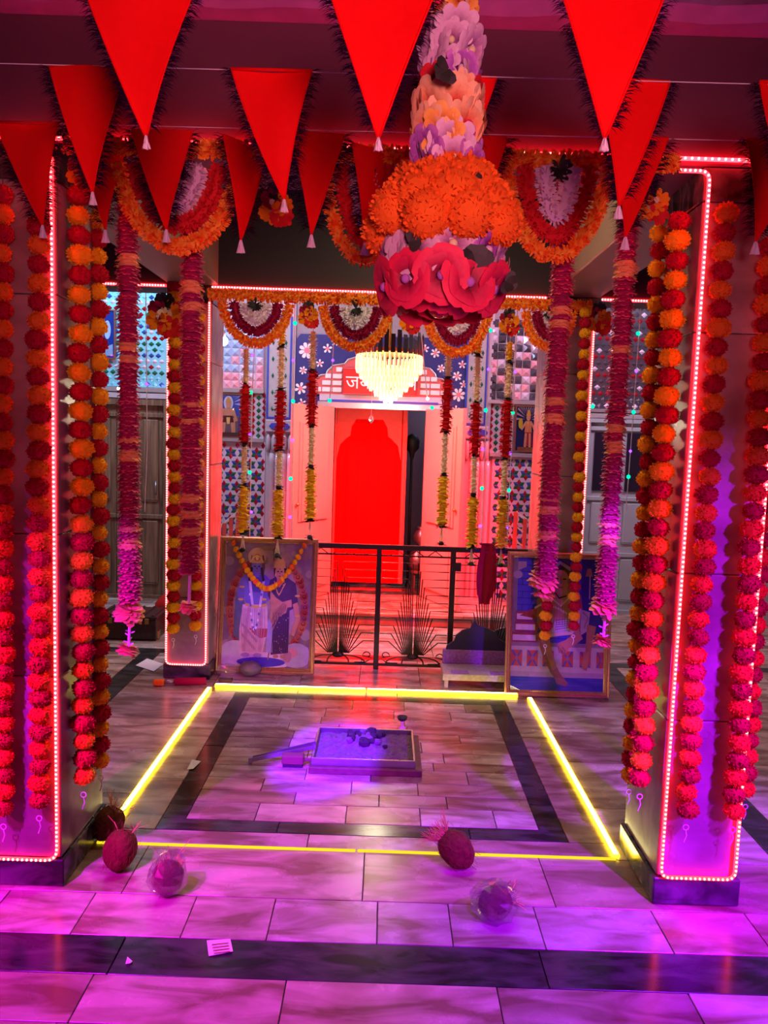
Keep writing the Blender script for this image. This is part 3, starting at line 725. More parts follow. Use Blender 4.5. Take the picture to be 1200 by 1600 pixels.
# far bays: mirror work over side doors
rA = rect(120, 450, 262, 604, YW); panel('mosaic_bed', rA, 'mirror_cyan')
rB = rect(905, 468, 1060, 640, YW); panel('mosaic_bed', rB, 'mirror_dark')
def diamond_mosaic(r, nx, nz, mats_, keep):
    sets = {m: MB() for m in mats_}; dx = (r[1]-r[0])/nx; dz = (r[3]-r[2])/nz
    for j in range(nz):
        for i in range(nx):
            m = mats_[(j + (i % 2 if j % 3 == 0 else 0)) % len(mats_)]
            xc = r[0]+dx*(i+.5+(.25 if j % 2 else -.25)); zc = r[2]+dz*(j+.5)
            if xc-dx*.46 < r[0] or xc+dx*.46 > r[1] or keep(xc, zc): continue
            sets[m].add([(xc-dx*.44, YW-.0155, zc), (xc, YW-.0155, zc-dz*.45), (xc+dx*.44, YW-.0155, zc), (xc, YW-.0155, zc+dz*.45), (xc, YW-.028, zc)], [(0,1,4),(1,2,4),(2,3,4),(3,0,4)])
    for m, b in sets.items(): obj('mirror_mosaic', b, m, wall, kind='stuff')
diamond_mosaic(rA, 13, 17, ['mirror_blue', 'mirror_cyan', 'mirror_green', 'mirror_red', 'mirror_lilac'], lambda x, z: False)
diamond_mosaic(rB, 14, 18, ['mirror_lilac', 'mirror_dark', 'mirror_red'], lambda x, z: False)
for rr, m in ((rect(120, 605, 262, 612, YW), 'silver_trim'), (rect(120, 614, 262, 622, YW), 'panel_lilac'), (rect(905, 641, 1060, 646, YW), 'silver_trim'), (rect(905, 648, 1060, 655, YW), 'panel_grey'), (rect(120, 440, 262, 450, YW), 'panel_lilac')):
    panel('moulding', rr, m, 0.07)
# wooden double door, left
def panel_door(name, r, m, leaves, rows_, y=YW, th=0.045, glass=None, kind='structure', handle=None):
    d = tag(thing(name, None, None, ((r[0]+r[1])/2, y, r[2])), kind=kind)
    frame('door_frame', r, 0.05, m, th+.02, y, d); lw = (r[1]-r[0])/leaves
    for i in range(leaves):
        x0, x1 = r[0]+lw*i+.003, r[0]+lw*(i+1)-.003
        lf = obj('door_leaf', MB().box(x0, x1, y-th*.6, y-.002, r[2], r[3]), m, d)
        mg = .045
        for (f0, f1) in rows_:
            z0 = r[2]+(r[3]-r[2])*f0; z1 = r[2]+(r[3]-r[2])*f1; mid = (x0+x1)/2
            for (pa, pb) in ((x0+mg, mid-.015), (mid+.015, x1-mg)) if not glass else ((x0+mg, x1-mg),):
                if pb - pa < .02: continue
                mm = glass if (glass and f0 > .55) else m
                obj('door_panel', MB().box(pa, pb, y-th*.6-.014, y-th*.6, z0, z1, .012 if mm == m else .002), mm, lf)
            obj('door_rail', MB().box(x0, x1, y-th*.6-.018, y-th*.6, z1+.012, z1+.05, .004), m, lf)
        if handle: obj('door_handle', MB().tube([(x1-.06, y-th-.02, r[2]+.9), (x1-.06, y-th-.035, r[2]+.96), (x1-.06, y-th-.02, r[2]+1.02)], .008, 8), 'steel', lf, smooth=True)
    return d
rW = rect(110, 632, 258, 905, YW); rW = (rW[0], rW[1], 0.03, rW[3])
dw = panel_door('door_1', rW, 'door_wood', 2, ((.06, .40), (.50, .93)), handle=True)
rG = rect(912, 662, 1062, 958, YW); rG = (rG[0], rG[1], 0.03, rG[3])
panel_door('door_2', rG, 'door_grey', 3, ((.05, .28), (.36, .58), (.64, .95)), glass='dark_glass', handle=True)
# ---- shrine room behind the door
tag(obj('wall_inner', MB().box(-1.6, 1.6, 8.4, 8.5, 0, 3.0), 'plaster'), kind='structure')
# shrine door leaves, folded outward
def leaf(hx, hy, ang, L, z0, z1):
    d = tag(thing('door_3' if hx < 0 else 'door_4', None, None, (hx, hy, z0)), kind='structure')
    s = 1 if hx > 0 else -1
    dr = Vector((s*math.cos(ang), -math.sin(ang), 0)); nr = Vector((-dr.y, dr.x, 0)); nr = nr if nr.y < 0 else -nr
    O = Vector((hx, hy, 0))
    def slabq(a, b, za, zb, t0, t1):
        P = []
        for (l, t) in ((a, t0), (b, t0), (b, t1), (a, t1)):
            p = O + dr*l + nr*t; P.append(p)
        return MB().add([(p.x, p.y, za) for p in P] + [(p.x, p.y, zb) for p in P], [(0,3,2,1),(4,5,6,7),(0,1,5,4),(1,2,6,5),(2,3,7,6),(3,0,4,7)])
    obj('door_leaf', slabq(0, L, z0+.005, z1, 0, .03), 'door_white', d)
    H = z1 - z0
    for (f0, f1) in ((.05, .30), (.40, .92)):
        for q, t in ((.10, .042), (.15, .052)):
            obj('door_panel', slabq(L*q+.02, L*(1-q)-.02, z0+H*f0+q*.15, z0+H*f1-q*.15, .03, t), 'door_white', d)
    k = O + dr*(L-.05) + nr*.05
    obj('door_knob', MB().ball((k.x, k.y, z0+.82), .016, 8, 6), 'brass', d, smooth=True)
leaf(DX0-.02, YW-.055, math.radians(58), .56, .102, DZ1-.005)
leaf(DX1+.02, YW-.055, math.radians(64), .62, .102, DZ1-.005)
# ================================================================== LIGHT STRIPS
def rope(label, pts, r=0.006, bead=None, cat='rope light', group='red rope lights', name='rope_light', beadr=1.0, m='led_red'):
    """red LED rope along a path, with its row of diodes as a part"""
    t = thing(name, label, cat, pts[-1], group)
    obj('casing', MB().tube(pts, r, 6), m, t, smooth=True)
    if bead:
        b = MB(); pts = [Vector(p) for p in pts]; k = 0.0; i = 0
        for a, c in zip(pts, pts[1:]):
            L = (c-a).length; d = k
            while d < L:
                p = a.lerp(c, d/L); b.ball((p.x, p.y-r*.8, p.z), r*.75*beadr, 6, 4); d += bead
            k = d - L
        obj('diodes', b, 'led_core', t, kind='stuff')
    return t
def corner(path, rad=0.03):
    P = [Vector(p) for p in path]; out = [P[0]]
    for a, b, c in zip(P, P[1:], P[2:]):
        u = (a-b).normalized(); v = (c-b).normalized()
        for k in range(5):
            s = k/4; out.append((b+u*rad)*(1-s)**2 + b*2*s*(1-s) + (b+v*rad)*s**2)
    return out + [P[-1]]
yf = PFL[2]-.008
xl = at(85, 800, yf).x; zt = at(82, 245, yf).z; zb_ = at(60, 1343, yf).z
rope('red rope light framing the left front pillar', corner([(xl, yf, zt), (xl, yf, zb_), (PFL[0]+.03, yf, zb_), (PFL[0]+.03, yf, zt)], .04), bead=.015)
xr = at(1072, 800, yf).x; xr2 = PFR[1]-.012; zt = at(1110, 268, yf).z; zb_ = at(1090, 1372, yf).z
rope('red rope light framing the right front pillar', corner([(xr-.09, yf, zt), (xr, yf, zt), (xr, yf, zb_), (xr2, yf, zb_), (xr2, yf, zt-.2)], .03), bead=.015)
yb = PBL[2]-.008
xa = at(261, 800, yb).x; xb = at(324, 800, yb).x; z1 = at(290, 470, yb).z; z0 = at(290, 1038, yb).z
rope('red rope light framing the left rear pillar', corner([(xa, yb, z1), (xa, yb, z0), (xb, yb, z0), (xb, yb, z1)], .03), .007, bead=.014, m='led_red_soft')
xa = PBR[1]-.012
rope('red rope light on the outer edge of the right rear pillar', [(xa, yb, at(922, 480, yb).z), (xa, yb, .2)], .007, bead=.014, m='led_red_soft')
yk = 4.61; zk = ZB-.012
for (a, b, lab) in ((-3.2, -1.30, 'red strip light under the rear beam, left of the pillar'), (-1.03, .90, 'long red strip light under the rear beam between the pillars'), (1.22, 3.2, 'red strip light under the rear beam, right of the pillar')):
    rope(lab, [(a, yk, zk), (b, yk, zk)], .008, bead=.016, group='red strip lights under the beams', cat='strip light', name='strip_light')
rope('red strip light under the front beam behind the swags', [(-1.2, 2.415, ZB+.012), (1.1, 2.415, ZB+.012)], .006, bead=.02, m='led_red_bright', group='red strip lights under the beams', cat='strip light', name='strip_light')

def neon(label, a, b, w_, h_, m, core):
    t = thing('yellow_strip_light', label, 'strip light', a, 'yellow strip lights on the floor')
    a = Vector(a); b = Vector(b); up = Vector((0, 0, h_/2+.001)); n = max(1, round((b-a).length/.85)); g = .004
    for i in range(n):
        p = a.lerp(b, i/n); q = a.lerp(b, (i+1)/n); d = (q-p).normalized()
        obj('light_tube', MB().bar(p+up+d*g, q+up-d*g, w_, h_), m, t)
        if core: obj('light_core', MB().bar(p+up*2+d*g*2, q+up*2-d*g*2, w_*.6, .003), 'led_yellow_core', t)
    return t
neon('yellow strip light along the left edge of the square', (XL, 2.80, 0), (XL, 4.44, 0), .026, .012, 'led_yellow', True)
neon('yellow strip light along the right edge of the square', (XR, 2.71, 0), (XR, 4.44, 0), .026, .012, 'led_yellow', True)
neon('yellow strip light along the rear edge, before the gate', (XL+.02, 4.48, 0), (XR-.06, 4.48, 0), .016, .018, 'led_yellow', True)
neon('thin dim yellow strip light along the front edge of the square', (XL-.02, 2.70, 0), (XR, 2.70, 0), .010, .006, 'led_yellow_dim', False)

# ================================================================== PENNANTS
rp = random.Random(11)
def pennant(px, py, Y, wpx, hpx, label, group, twist=0.0, tipx=None):
    """pennant whose top edge is centred on photo pixel (px,py) at distance Y"""
    top = at(px, py, Y); w_ = wpx*Y/FPX; h_ = hpx*Y/FPX
    t = thing('pennant', label, 'pennant', top, group)
    nu, nv = 6, 12; V = []; F = []; ct, st = math.cos(twist), math.sin(twist); ph = rp.uniform(0, 6)
    lean = ((tipx-px)*Y/FPX if tipx is not None else -.02*h_)
    def P(u, v):
        x = (u-.5)*w_*(1-v*.985) + lean*v*v; y = .012*math.sin(3*v+ph)*v + .008*math.sin(5*u+ph+4*v)*(1-v)
        return Vector((top.x + x*ct, top.y + x*st + y, top.z - h_*v))
    for j in range(nv+1):
        for i in range(nu+1): V.append(P(i/nu, j/nv))
    for j in range(nv):
        for i in range(nu): a = j*(nu+1)+i; F.append((a, a+nu+1, a+nu+2, a+1))
    n0 = len(V); V += [v + Vector((0, .0012, 0)) for v in V]; F += [tuple(n0+i for i in f[::-1]) for f in F]
    cl_ = obj('cloth', MB().add(V, F), 'flag_red', t, smooth=True)
    obj('hem', MB().tube([P(0, 0)]+[P(1, 0)], .0035, 6).tube([P(0, k/8) for k in range(9)], .0022, 5).tube([P(1, k/8) for k in range(9)], .0022, 5), 'flag_red', cl_, smooth=True)
    for s in (0, 1):
        b = MB(); sgn = -1 if s == 0 else 1
        for k in range(230):
            v = rp.random()*.95; p = P(s, v); L = rp.uniform(.02, .04)*Y/1.9
            d = Vector((sgn*ct, rp.uniform(-.5, .5), rp.uniform(-.7, .45))).normalized(); wv = Vector((0, .25, 1)).normalized()*.0007
            m_ = p + d*L*.55; e = p + d*L + Vector((0, 0, -L*.22))
            b.add([p-wv, p+wv, m_+wv, m_-wv, e], [(0,1,2,3),(3,2,4)])
        obj('tinsel_fringe', b, 'tinsel', t, kind='stuff')
    p = P(.5, 1); b = MB(); n = 5; tw = .011*Y/1.9; th = .03*Y/1.9
    rows_ = []
    for j in range(3):
        f = j/2; rows_.append([p + Vector(((i/n-.5)*2*tw*(.25+f*.75), .003*math.sin(i*2+j), -th*f)) for i in range(n+1)])
    VV = [q for r_ in rows_ for q in r_]; FF = [(j*(n+1)+i, (j+1)*(n+1)+i, (j+1)*(n+1)+i+1, j*(n+1)+i+1) for j in range(2) for i in range(n)]
    n0 = len(VV); VV += [v+Vector((0, .003, 0)) for v in VV]; FF += [tuple(n0+i for i in f[::-1]) for f in FF]
    obj('tassel', b.add(VV, FF), 'tassel_white', t)
    return t
G1, G2, G3 = 'large pennants of the nearest string', 'pennants of the middle string', 'pennants of the rear strings'
Y1, Y2, Y3 = 1.30, 1.80, 2.27
for px, tx, lab in ((216, 230, 'large red pennant at the top left, nearest string'), (598, 600, 'large red pennant at the top centre beside the flower column'), (960, 962, 'large red pennant at the top right, nearest string')):
    pennant(px, -72, Y1, 196, 258, lab, G1, tipx=tx)
for px, py, tx, w_, lab in ((134, 104, 146, 112, 'red pennant of the middle string, over the left pillar'), (425, 111, 446, 120, 'red pennant of the middle string, left of centre'), (715, 117, 712, 118, 'red pennant of the middle string half hidden behind the flower column'),
                       (990, 124, 980, 112, 'red pennant of the middle string behind the large right one'), (1246, 131, 1262, 116, 'red pennant of the middle string cut off at the right edge')):
    pennant(px, py, Y2, w_, 182, lab, G2, tipx=tx)
for px, py, tx, w_, lab in ((44, 193, 62, 96, 'red pennant at the left edge over the pillar garland'), (252, 203, 262, 92, 'red pennant hanging before the left swag'), (497, 209, 490, 80, 'red pennant left of the centre swag'),
                       (755, 213, 735, 74, 'red pennant behind the orange marigold cluster'), (1000, 215, 986, 84, 'red pennant before the right magenta flower column'), (1212, 220, 1196, 92, 'red pennant at the right edge over the pillar')):
    pennant(px, py, Y3, w_, 146, lab, G3, tipx=tx)
for px, py, tx, w_, tw, lab in ((384, 226, 376, 86, .9, 'narrow turned red pennant behind the left swag'), (160, 208, 165, 84, .9, 'red pennant half hidden over the left inner garlands'), (585, 232, 573, 80, .6, 'red pennant half hidden by the centre swag')):
    pennant(px, py, 2.335, w_, 140, lab, G3, twist=tw, tipx=tx)
for (py0, py1, Y, lab) in ((-80, -64, Y1, 'thin string carrying the nearest large pennants'), (98, 133, Y2, 'thin string carrying the middle pennants'), (190, 222, Y3, 'thin string carrying the rear pennants')):
    a = at(-40, py0, Y); b = at(1240, py1, Y); d = b - a
    A = a - d*((a.x+3.3)/d.x); B = a + d*((3.3-a.x)/d.x)
    pts = [A.lerp(B, k/24) for k in range(25)]
    single('bunting_string', MB().tube(pts, .0011, 5), 'white_wire', lab, 'string', 'bunting strings')

# ================================================================== MARIGOLD GARLANDS
def pompon(m, seed):
    r = random.Random(seed); b = MB(); b.ball((0,0,0), .86, 12, 8, (1, 1, .80), fn=lambda d: 1+.04*math.sin(9*d.x+7*d.y))
    for d in fib(210):
        d = (d + Vector((r.uniform(-.2,.2), r.uniform(-.2,.2), r.uniform(-.2,.2)))).normalized()
        s = d.cross(Vector((r.uniform(-1,1), r.uniform(-1,1), r.uniform(-1,1)))).normalized(); L = r.uniform(.90, 1.06)
        p = Vector((d.x*.62, d.y*.62, d.z*.5)); e = Vector((d.x*L, d.y*L, d.z*L*.82)); m_ = p.lerp(e, .7)
        b.add([p-s*.07, p+s*.07, m_+s*.085, m_-s*.085, e], [(0,1,2,3),(3,2,4)])
    return b.mesh('marigold', m)
POM = {k: [pompon('marigold_'+k, i) for i in (1, 2, 3)] for k in ('crimson', 'yellow', 'orange')}
rg = random.Random(5)
def garland(label, a, b, rad, step, cols, group, start=0, tie=True):
    a = Vector(a); b = Vector(b)
    t = thing('marigold_garland', label, 'garland', b, group); L = (b-a).length; n = max(2, int(L/step))
    for i in range(n):
        p = a.lerp(b, (i+.5)/n) + Vector((rg.uniform(-.004,.004), rg.uniform(-.003,.003), 0)); k = cols[(i+start) % len(cols)]
        f = rg.uniform(.92, 1.06)
        inst('marigold', rg.choice(POM[k]), t, p, (rg.uniform(-.15,.15), rg.uniform(-.15,.15), rg.uniform(0, 6)), (rad*f, rad*f, step*f*.74))
    obj('thread', MB().tube([a+Vector((0,0,.05)), a, b], .0012, 4), 'leaf_dark', t)
    if tie:
        q = b + Vector((0, 0, -step*.4))
        obj('tie_loop', MB().tube([q+Vector((.009*math.cos(x), -.004, -.012+.009*math.sin(x))) for x in [2*PI*k/10 for k in range(10)]], .002, 4, closed=True).tube([q+Vector((0,-.004,-.02)), q+Vector((.004,-.004,-.04)), q+Vector((-.003,-.004,-.062))], .002, 4), 'white_wire', t)
    return t
GP = 'marigold garlands on the pillars'; CY = ('crimson', 'yellow'); CO = ('crimson', 'orange')
def g2(label, p0, p1, Y, rpx, steppx, cols, start=0, Y1_=None):
    garland(label, at(*p0, Y), at(*p1, Y1_ or Y), rpx*Y/FPX, steppx*Y/FPX, cols, GP, start)
g2('crimson and orange marigold garland on the front of the left pillar', (60, 338), (62, 1262), 2.39, 19, 28, CO)
g2('marigold garland at the far left edge of the photo', (4, 290), (6, 1275), 2.39, 17, 28, CO)
g2('marigold garland on the left pillar inner side, nearer of the pair', (122, 290), (131, 1225), 2.52, 20, 28.5, CY)
g2('marigold garland on the left pillar inner side, farther and shorter of the pair', (152, 330), (158, 1200), 2.74, 16, 26, CY, 1)
g2('marigold garland on the right pillar inner side, nearer of the pair', (1062, 330), (1000, 1228), 2.52, 20, 28.5, CY)
g2('marigold garland on the right pillar inner side, farther yellow one', (1031, 350), (983, 1222), 2.74, 15, 26, CY, 1)
g2('crimson and orange marigold garland on the front of the right pillar', (1135, 318), (1072, 1276), 2.39, 19, 28, CO, 1)
g2('marigold garland along the right edge of the right front pillar', (1206, 370), (1145, 1280), 2.39, 19, 28, CO)
g2('marigold garland behind the right edge of the right front pillar', (1212, 500), (1165, 1245), 2.84, 17, 27, CO)
g2('marigold garland down the left edge of the left rear pillar', (273, 400), (271, 990), 4.57, 12, 17, CY)
g2('marigold garland on the left rear pillar beside the hanging flower', (311, 470), (306, 985), 4.57, 11, 16, CY)
g2('marigold garland on the right rear pillar reaching over the portrait', (915, 480), (896, 985), 4.46, 10, 15.5, CY, 1)
g2('short marigold garland hanging before the face of the portrait', (874, 480), (852, 1000), 4.44, 10.5, 15.5, CY, 1)

# ================================================================== MAGENTA PETAL COLUMNS
def ringmesh(m, seed):
    r = random.Random(seed); b = MB()
    for k in range(22):
        a = 2*PI*(k+r.uniform(-.25,.25))/22; d = Vector((math.cos(a), math.sin(a), r.uniform(-.35,.1))); s = Vector((-math.sin(a), math.cos(a), 0))
        b.petal(Vector((math.cos(a)*.58, math.sin(a)*.58, r.uniform(-.06,.06))), d, s, r.uniform(.38,.46), .30, r.uniform(-.6, -.1))
    b.lathe([(.6, -.22), (.72, 0), (.6, .22)], n=12)
    return b.mesh('petal_ring', m)
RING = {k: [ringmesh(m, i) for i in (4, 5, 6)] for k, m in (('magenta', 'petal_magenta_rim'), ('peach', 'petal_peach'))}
def bloom(m, seed, n=14, open_=.5, layers=2):
    """hanging open flower, unit radius, facing down"""
    r = random.Random(seed); b = MB()
    for l in range(layers):
        for k in range(n):
            a = 2*PI*(k+.5*l)/n; d = Vector((math.cos(a), math.sin(a), -open_+.4*l)).normalized(); s = Vector((-math.sin(a), math.cos(a), 0))
            b.petal((math.cos(a)*.08, math.sin(a)*.08, 0), d, s, r.uniform(.85, 1.05)*(1-.12*l), .5, r.uniform(-.1, .25))
    b.ball((0, 0, -.08), .14, 8, 5)
    return b.mesh('bloom', m)
BLOOM_P = [bloom('petal_peach', i, 13, 1.0, 4) for i in (1, 2)]
rc = random.Random(21)
def column(label, p0, p1, Y, rpx, peach, tail1, tail2, Y1_=None):
    a = at(*p0, Y); b = at(*p1, Y1_ or Y); rad = rpx*Y/FPX; L = (b-a).length; n = int(L/.0135)
    t = thing('petal_garland', label, 'garland', b, 'frilled petal columns')
    py = lambda i: p0[1] + (p1[1]-p0[1])*(i+.5)/n
    for i in range(n):
        pk = any(abs(py(i)-q) < hw for q, hw in peach)
        f = rc.uniform(.93, 1.05)
        inst('petal_ring', rc.choice(RING['peach' if pk else 'magenta']), t, a.lerp(b, (i+.5)/n) + Vector((rc.uniform(-.003,.003), rc.uniform(-.003,.003), 0)), (rc.uniform(-.1,.1), rc.uniform(-.1,.1), rc.uniform(0, 6)), (rad*f, rad*f, rad*f*.8))
    obj('thread', MB().tube([a, Vector((a.x, a.y, ZB))], .002, 4), 'white_wire', t)
    if tail1:
        q = at(*tail1, Y); e = at(*tail2, Y)
        o = inst('bloom', rc.choice(BLOOM_P), t, q + Vector((0,0,rad*.6)), (.35, 0, 1), (rad*1.45, rad*1.45, rad*1.5))
        bt = MB().tube([q, e], .005, 6)
        for k in range(16): bt.petal(q.lerp(e, k/16), (math.cos(k*2.4), math.sin(k*2.4), .4), (0,0,1), .02, .006)
        obj('tail_stem', bt, 'petal_lilac', t)
        inst('bloom', rc.choice(BLOOM_P), t, e + Vector((0,0,rad*.35)), (.4, .1, 2), (rad*1.1, rad*1.1, rad*1.0))
    else:
        obj('tail_stem', MB().tube([b, at(*tail2, Y)], .005, 6), 'petal_lilac', t)
        inst('bloom', BLOOM_P[0], t, at(*tail2, Y) + Vector((0,0,rad*.2)), (0, 0, 2), (rad*.95,)*3)
column('magenta petal column at the left with two peach blooms at its end', (199, 255), (203, 940), 2.62, 20, [(400, 9), (533, 5), (553, 5), (678, 5), (705, 8), (820, 5), (842, 5)], (203, 962), (201, 1018))
column('magenta petal column hanging before the left rear pillar', (300, 330), (297, 893), 2.54, 20, [(447, 9), (476, 6), (625, 5), (652, 5), (775, 5), (798, 6), (826, 5)], None, (295, 948))
column('magenta petal column hanging before the left side of the portrait', (893, 190), (851, 905), 2.54, 20, [(478, 8), (500, 6), (618, 6), (645, 5), (775, 5), (790, 5), (832, 4)], (851, 912), (851, 930))
column('magenta petal column at the right with two peach blooms at its end', (985, 300), (945, 940), 2.62, 19, [(412, 8), (425, 5), (540, 6), (660, 7), (690, 8), (815, 4), (840, 8)], (946, 952), (942, 1005))
# ================================================================== SWAGS ON THE BEAMS
rs_ = random.Random(33)
def arc(x0, z0, x1, z1, drop, y, n=20):
    return [Vector((x0+(x1-x0)*t, y, z0+(z1-z0)*t - drop*(1-(2*t-1)**2)**.62)) for t in [k/n for k in range(n+1)]]
def swag(label, pl, pr, pb, Y, group, inner, rad):
    """half-round flower swag: pl,pr photo pixels of its ends, pb row of its lowest point"""
    A = at(*pl, Y); B = at(*pr, Y); zb_ = at((pl[0]+pr[0])/2, pb, Y).z + rad; top = (A.z+B.z)/2; H = top - zb_; cx = (A.x+B.x)/2; W = (B.x-A.x)/2 - rad
    t = thing('flower_swag', label, 'swag', (cx, Y, zb_), group)
    k = W/.17
    obj('outer_swag', frill(MB(), arc(cx-W, top, cx+W, top, H, Y), rad, int(1100*k), rad*.2, rs_, core=.5), 'petal_flame', t)
    w2 = W - rad*1.8; h2 = H - rad*1.9
    obj('middle_swag', frill(MB(), arc(cx-w2, top, cx+w2, top, h2, Y-.005), rad, int(850*k), rad*.2, rs_, core=.5), inner, t)
    w3 = w2 - rad*2.0; h3 = h2 - rad*2.0
    obj('inner_swag', frill(MB(), arc(cx-w3, top-.005, cx+w3, top-.005, h3, Y-.012), rad*1.2, int(520*k), rad*.2, rs_, core=.5), 'petal_lilac' if Y < 3 else 'petal_silver', t)
    b = MB()
    for i in range(26):
        a = rs_.uniform(PI, 2*PI) if i % 3 else rs_.uniform(0, 2*PI); d = Vector((math.cos(a), rs_.uniform(-.7, .1), math.sin(a)))
        b.petal((cx, Y-.02, top-.012), d, (-d.z, 0, d.x), rad*rs_.uniform(.9, 1.6), rad*.45, rs_.uniform(-.3,.3))
    obj('leaf_rosette', b, 'leaf_dark', t)
    return t
FS, BS = 'flower swags on the front beam', 'flower swags on the rear beam'
YS = 2.37
swag('orange, red and lilac swag on the front beam, left', (168, 252), (390, 262), 402, YS, FS, 'petal_red', .031)
swag('orange, red and lilac swag on the front beam behind the hanging flowers', (494, 256), (650, 262), 421, YS, FS, 'petal_red', .027)
swag('orange, red and lilac swag on the front beam, right', (776, 256), (966, 266), 416, YS, FS, 'petal_red', .029)
YBK = 4.57
for (a, b, yt, yb, lab) in ((338, 462, 472, 546, 'small swag on the rear beam beside the white bulb'), (495, 618, 478, 552, 'small swag on the rear beam left of the chandelier rod'), (656, 774, 482, 561, 'small swag on the rear beam right of the chandelier'), (812, 905, 486, 552, 'small swag on the rear beam at the right rear pillar')):
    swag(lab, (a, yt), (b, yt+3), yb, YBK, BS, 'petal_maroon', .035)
def fringe(label, p0, p1, Y, rad, n, group):
    a = at(*p0, Y); b = at(*p1, Y)
    t = single('petal_fringe', frill(MB(), [a.lerp(b, k/30) for k in range(31)], rad, int(n*1.7), rad*.24, rs_, core=.5), 'petal_flame', label, 'garland', group)
fringe('orange petal fringe running along the front beam', (100, 226), (1060, 256), 2.365, .032, 1500, 'orange petal fringes')
fringe('orange petal fringe running along the rear beam', (325, 460), (925, 479), 4.56, .042, 1100, 'orange petal fringes')
def cluster(label, px, py, Y, s):
    c = at(px, py, Y); t = thing('flower_cluster', label, 'flowers', c, 'flower clusters between the swags')
    for (dx, dz, m, k) in ((0, .9, 'leaf_dark', .7), (-.35, .35, 'petal_maroon', .8), (.35, .1, 'petal_orange', .9), (-.3, -.4, 'petal_orange', .95), (.4, -.8, 'petal_red', .9), (.0, -.05, 'petal_white', .6)):
        b = MB()
        for i in range(12):
            a = 2*PI*i/12; d = Vector((math.cos(a), rs_.uniform(-.5,.1), math.sin(a)*.75-.25))
            b.petal((c.x+dx*s, c.y-.01*k, c.z+dz*s), d, (-d.z, 0, d.x), s*k, s*.42, rs_.uniform(-.3,.3))
        obj('bloom', b, m, t)
    obj('thread', MB().tube([c, c+Vector((0, 0, s*2.3))], .0015, 4), 'leaf_dark', t)
for px, py, Y, s, lab in ((432, 322, 2.37, .042, 'small flower cluster between the left and centre front swags'), (1018, 318, 2.38, .04, 'small flower cluster right of the right front swag'), (128, 268, 2.40, .035, 'small flower cluster at the head of the left pillar'),
                     (482, 492, 4.55, .05, 'small flower cluster on the rear beam, left one'), (640, 500, 4.55, .05, 'small flower cluster on the rear beam behind the chandelier rod'), (795, 503, 4.55, .05, 'small flower cluster on the rear beam, right one'), (258, 492, 4.54, .085, 'flower cluster on the left rear pillar head'), (935, 498, 4.54, .06, 'flower cluster on the right rear pillar head')):
    cluster(lab, px, py, Y, s)

# ================================================================== HANGING FLOWER COLUMN (centre)
def flower(m, hm, seed, n=9, cup=.35, layers=2, wd=.62):
    """open flower facing -y, unit radius; petals with rounded tips"""
    r = random.Random(seed); b = MB()
    for l in range(layers):
        for k in range(n):
            a = 2*PI*(k+.5*l)/n + r.uniform(-.1,.1); d = Vector((math.cos(a), -cup-.25*l, math.sin(a))).normalized(); s = Vector((-math.sin(a), 0, math.cos(a)))
            L = r.uniform(.9, 1.05)*(1-.22*l)
            up = d.cross(s); V = []
            for t, wv, cu in ((.05, .10, 0), (.4, .34, .02), (.72, .5, .0), (.92, .40, -.10), (1.0, .18, -.14)):
                c = d*L*t + up*cu*L
                V += [c - s*wd*wv, c + up*.05*L*(1 if wv > .2 else 0), c + s*wd*wv]
            F = []
            for q in range(4):
                for h in (0, 1): F.append((q*3+h, q*3+h+1, q*3+h+4, q*3+h+3))
            b.add(V, F)
    return b.mesh('flower_petals', m, smooth=True)
def heart(m): return MB().ball((0, -.25, 0), .16, 8, 6).mesh('flower_heart', m, smooth=True)
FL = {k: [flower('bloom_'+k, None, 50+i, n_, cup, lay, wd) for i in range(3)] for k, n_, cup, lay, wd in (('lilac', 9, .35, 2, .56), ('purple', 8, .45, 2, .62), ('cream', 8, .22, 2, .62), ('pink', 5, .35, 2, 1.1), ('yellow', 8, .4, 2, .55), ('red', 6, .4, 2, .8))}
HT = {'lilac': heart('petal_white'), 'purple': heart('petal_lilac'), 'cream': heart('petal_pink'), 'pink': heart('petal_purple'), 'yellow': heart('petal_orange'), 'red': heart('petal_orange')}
YC = 1.62
rh = random.Random(44)
cen_t = at(712, -60, YC); cen_b = at(688, 470, YC)
fc = thing('hanging_flower_garland', 'tall hanging column of mixed artificial flowers with orange marigold bell', 'garland', cen_b)
obj('core', MB().tube([cen_t+Vector((0,0,.2)), cen_t, at(705, 150, YC), at(700, 250, YC), at(695, 330, YC), cen_b+Vector((0,0,.03))], .03, 10, taper=[.5, .8, .8, .9, 1.6, 1.6]), 'leaf_dark', fc)
obj('hanging_cord', MB().tube([cen_t+Vector((0,0,.2)), Vector((cen_t.x, YC, 3.32))], .004, 5), 'white_wire', fc)
def put_flower(c, k, dirv, s):
    d = Vector(dirv).normalized(); q = d.to_track_quat('-Y', 'Z').to_euler()
    o = inst('flower', rh.choice(FL[k]), fc, c, q, (s,)*3)
    h = inst('flower_heart', HT[k], o, (0,0,0)); h.location = (0,0,0)
def axis(py):
    return at(712 + (688-712)*(py+60)/530.0, py, YC)
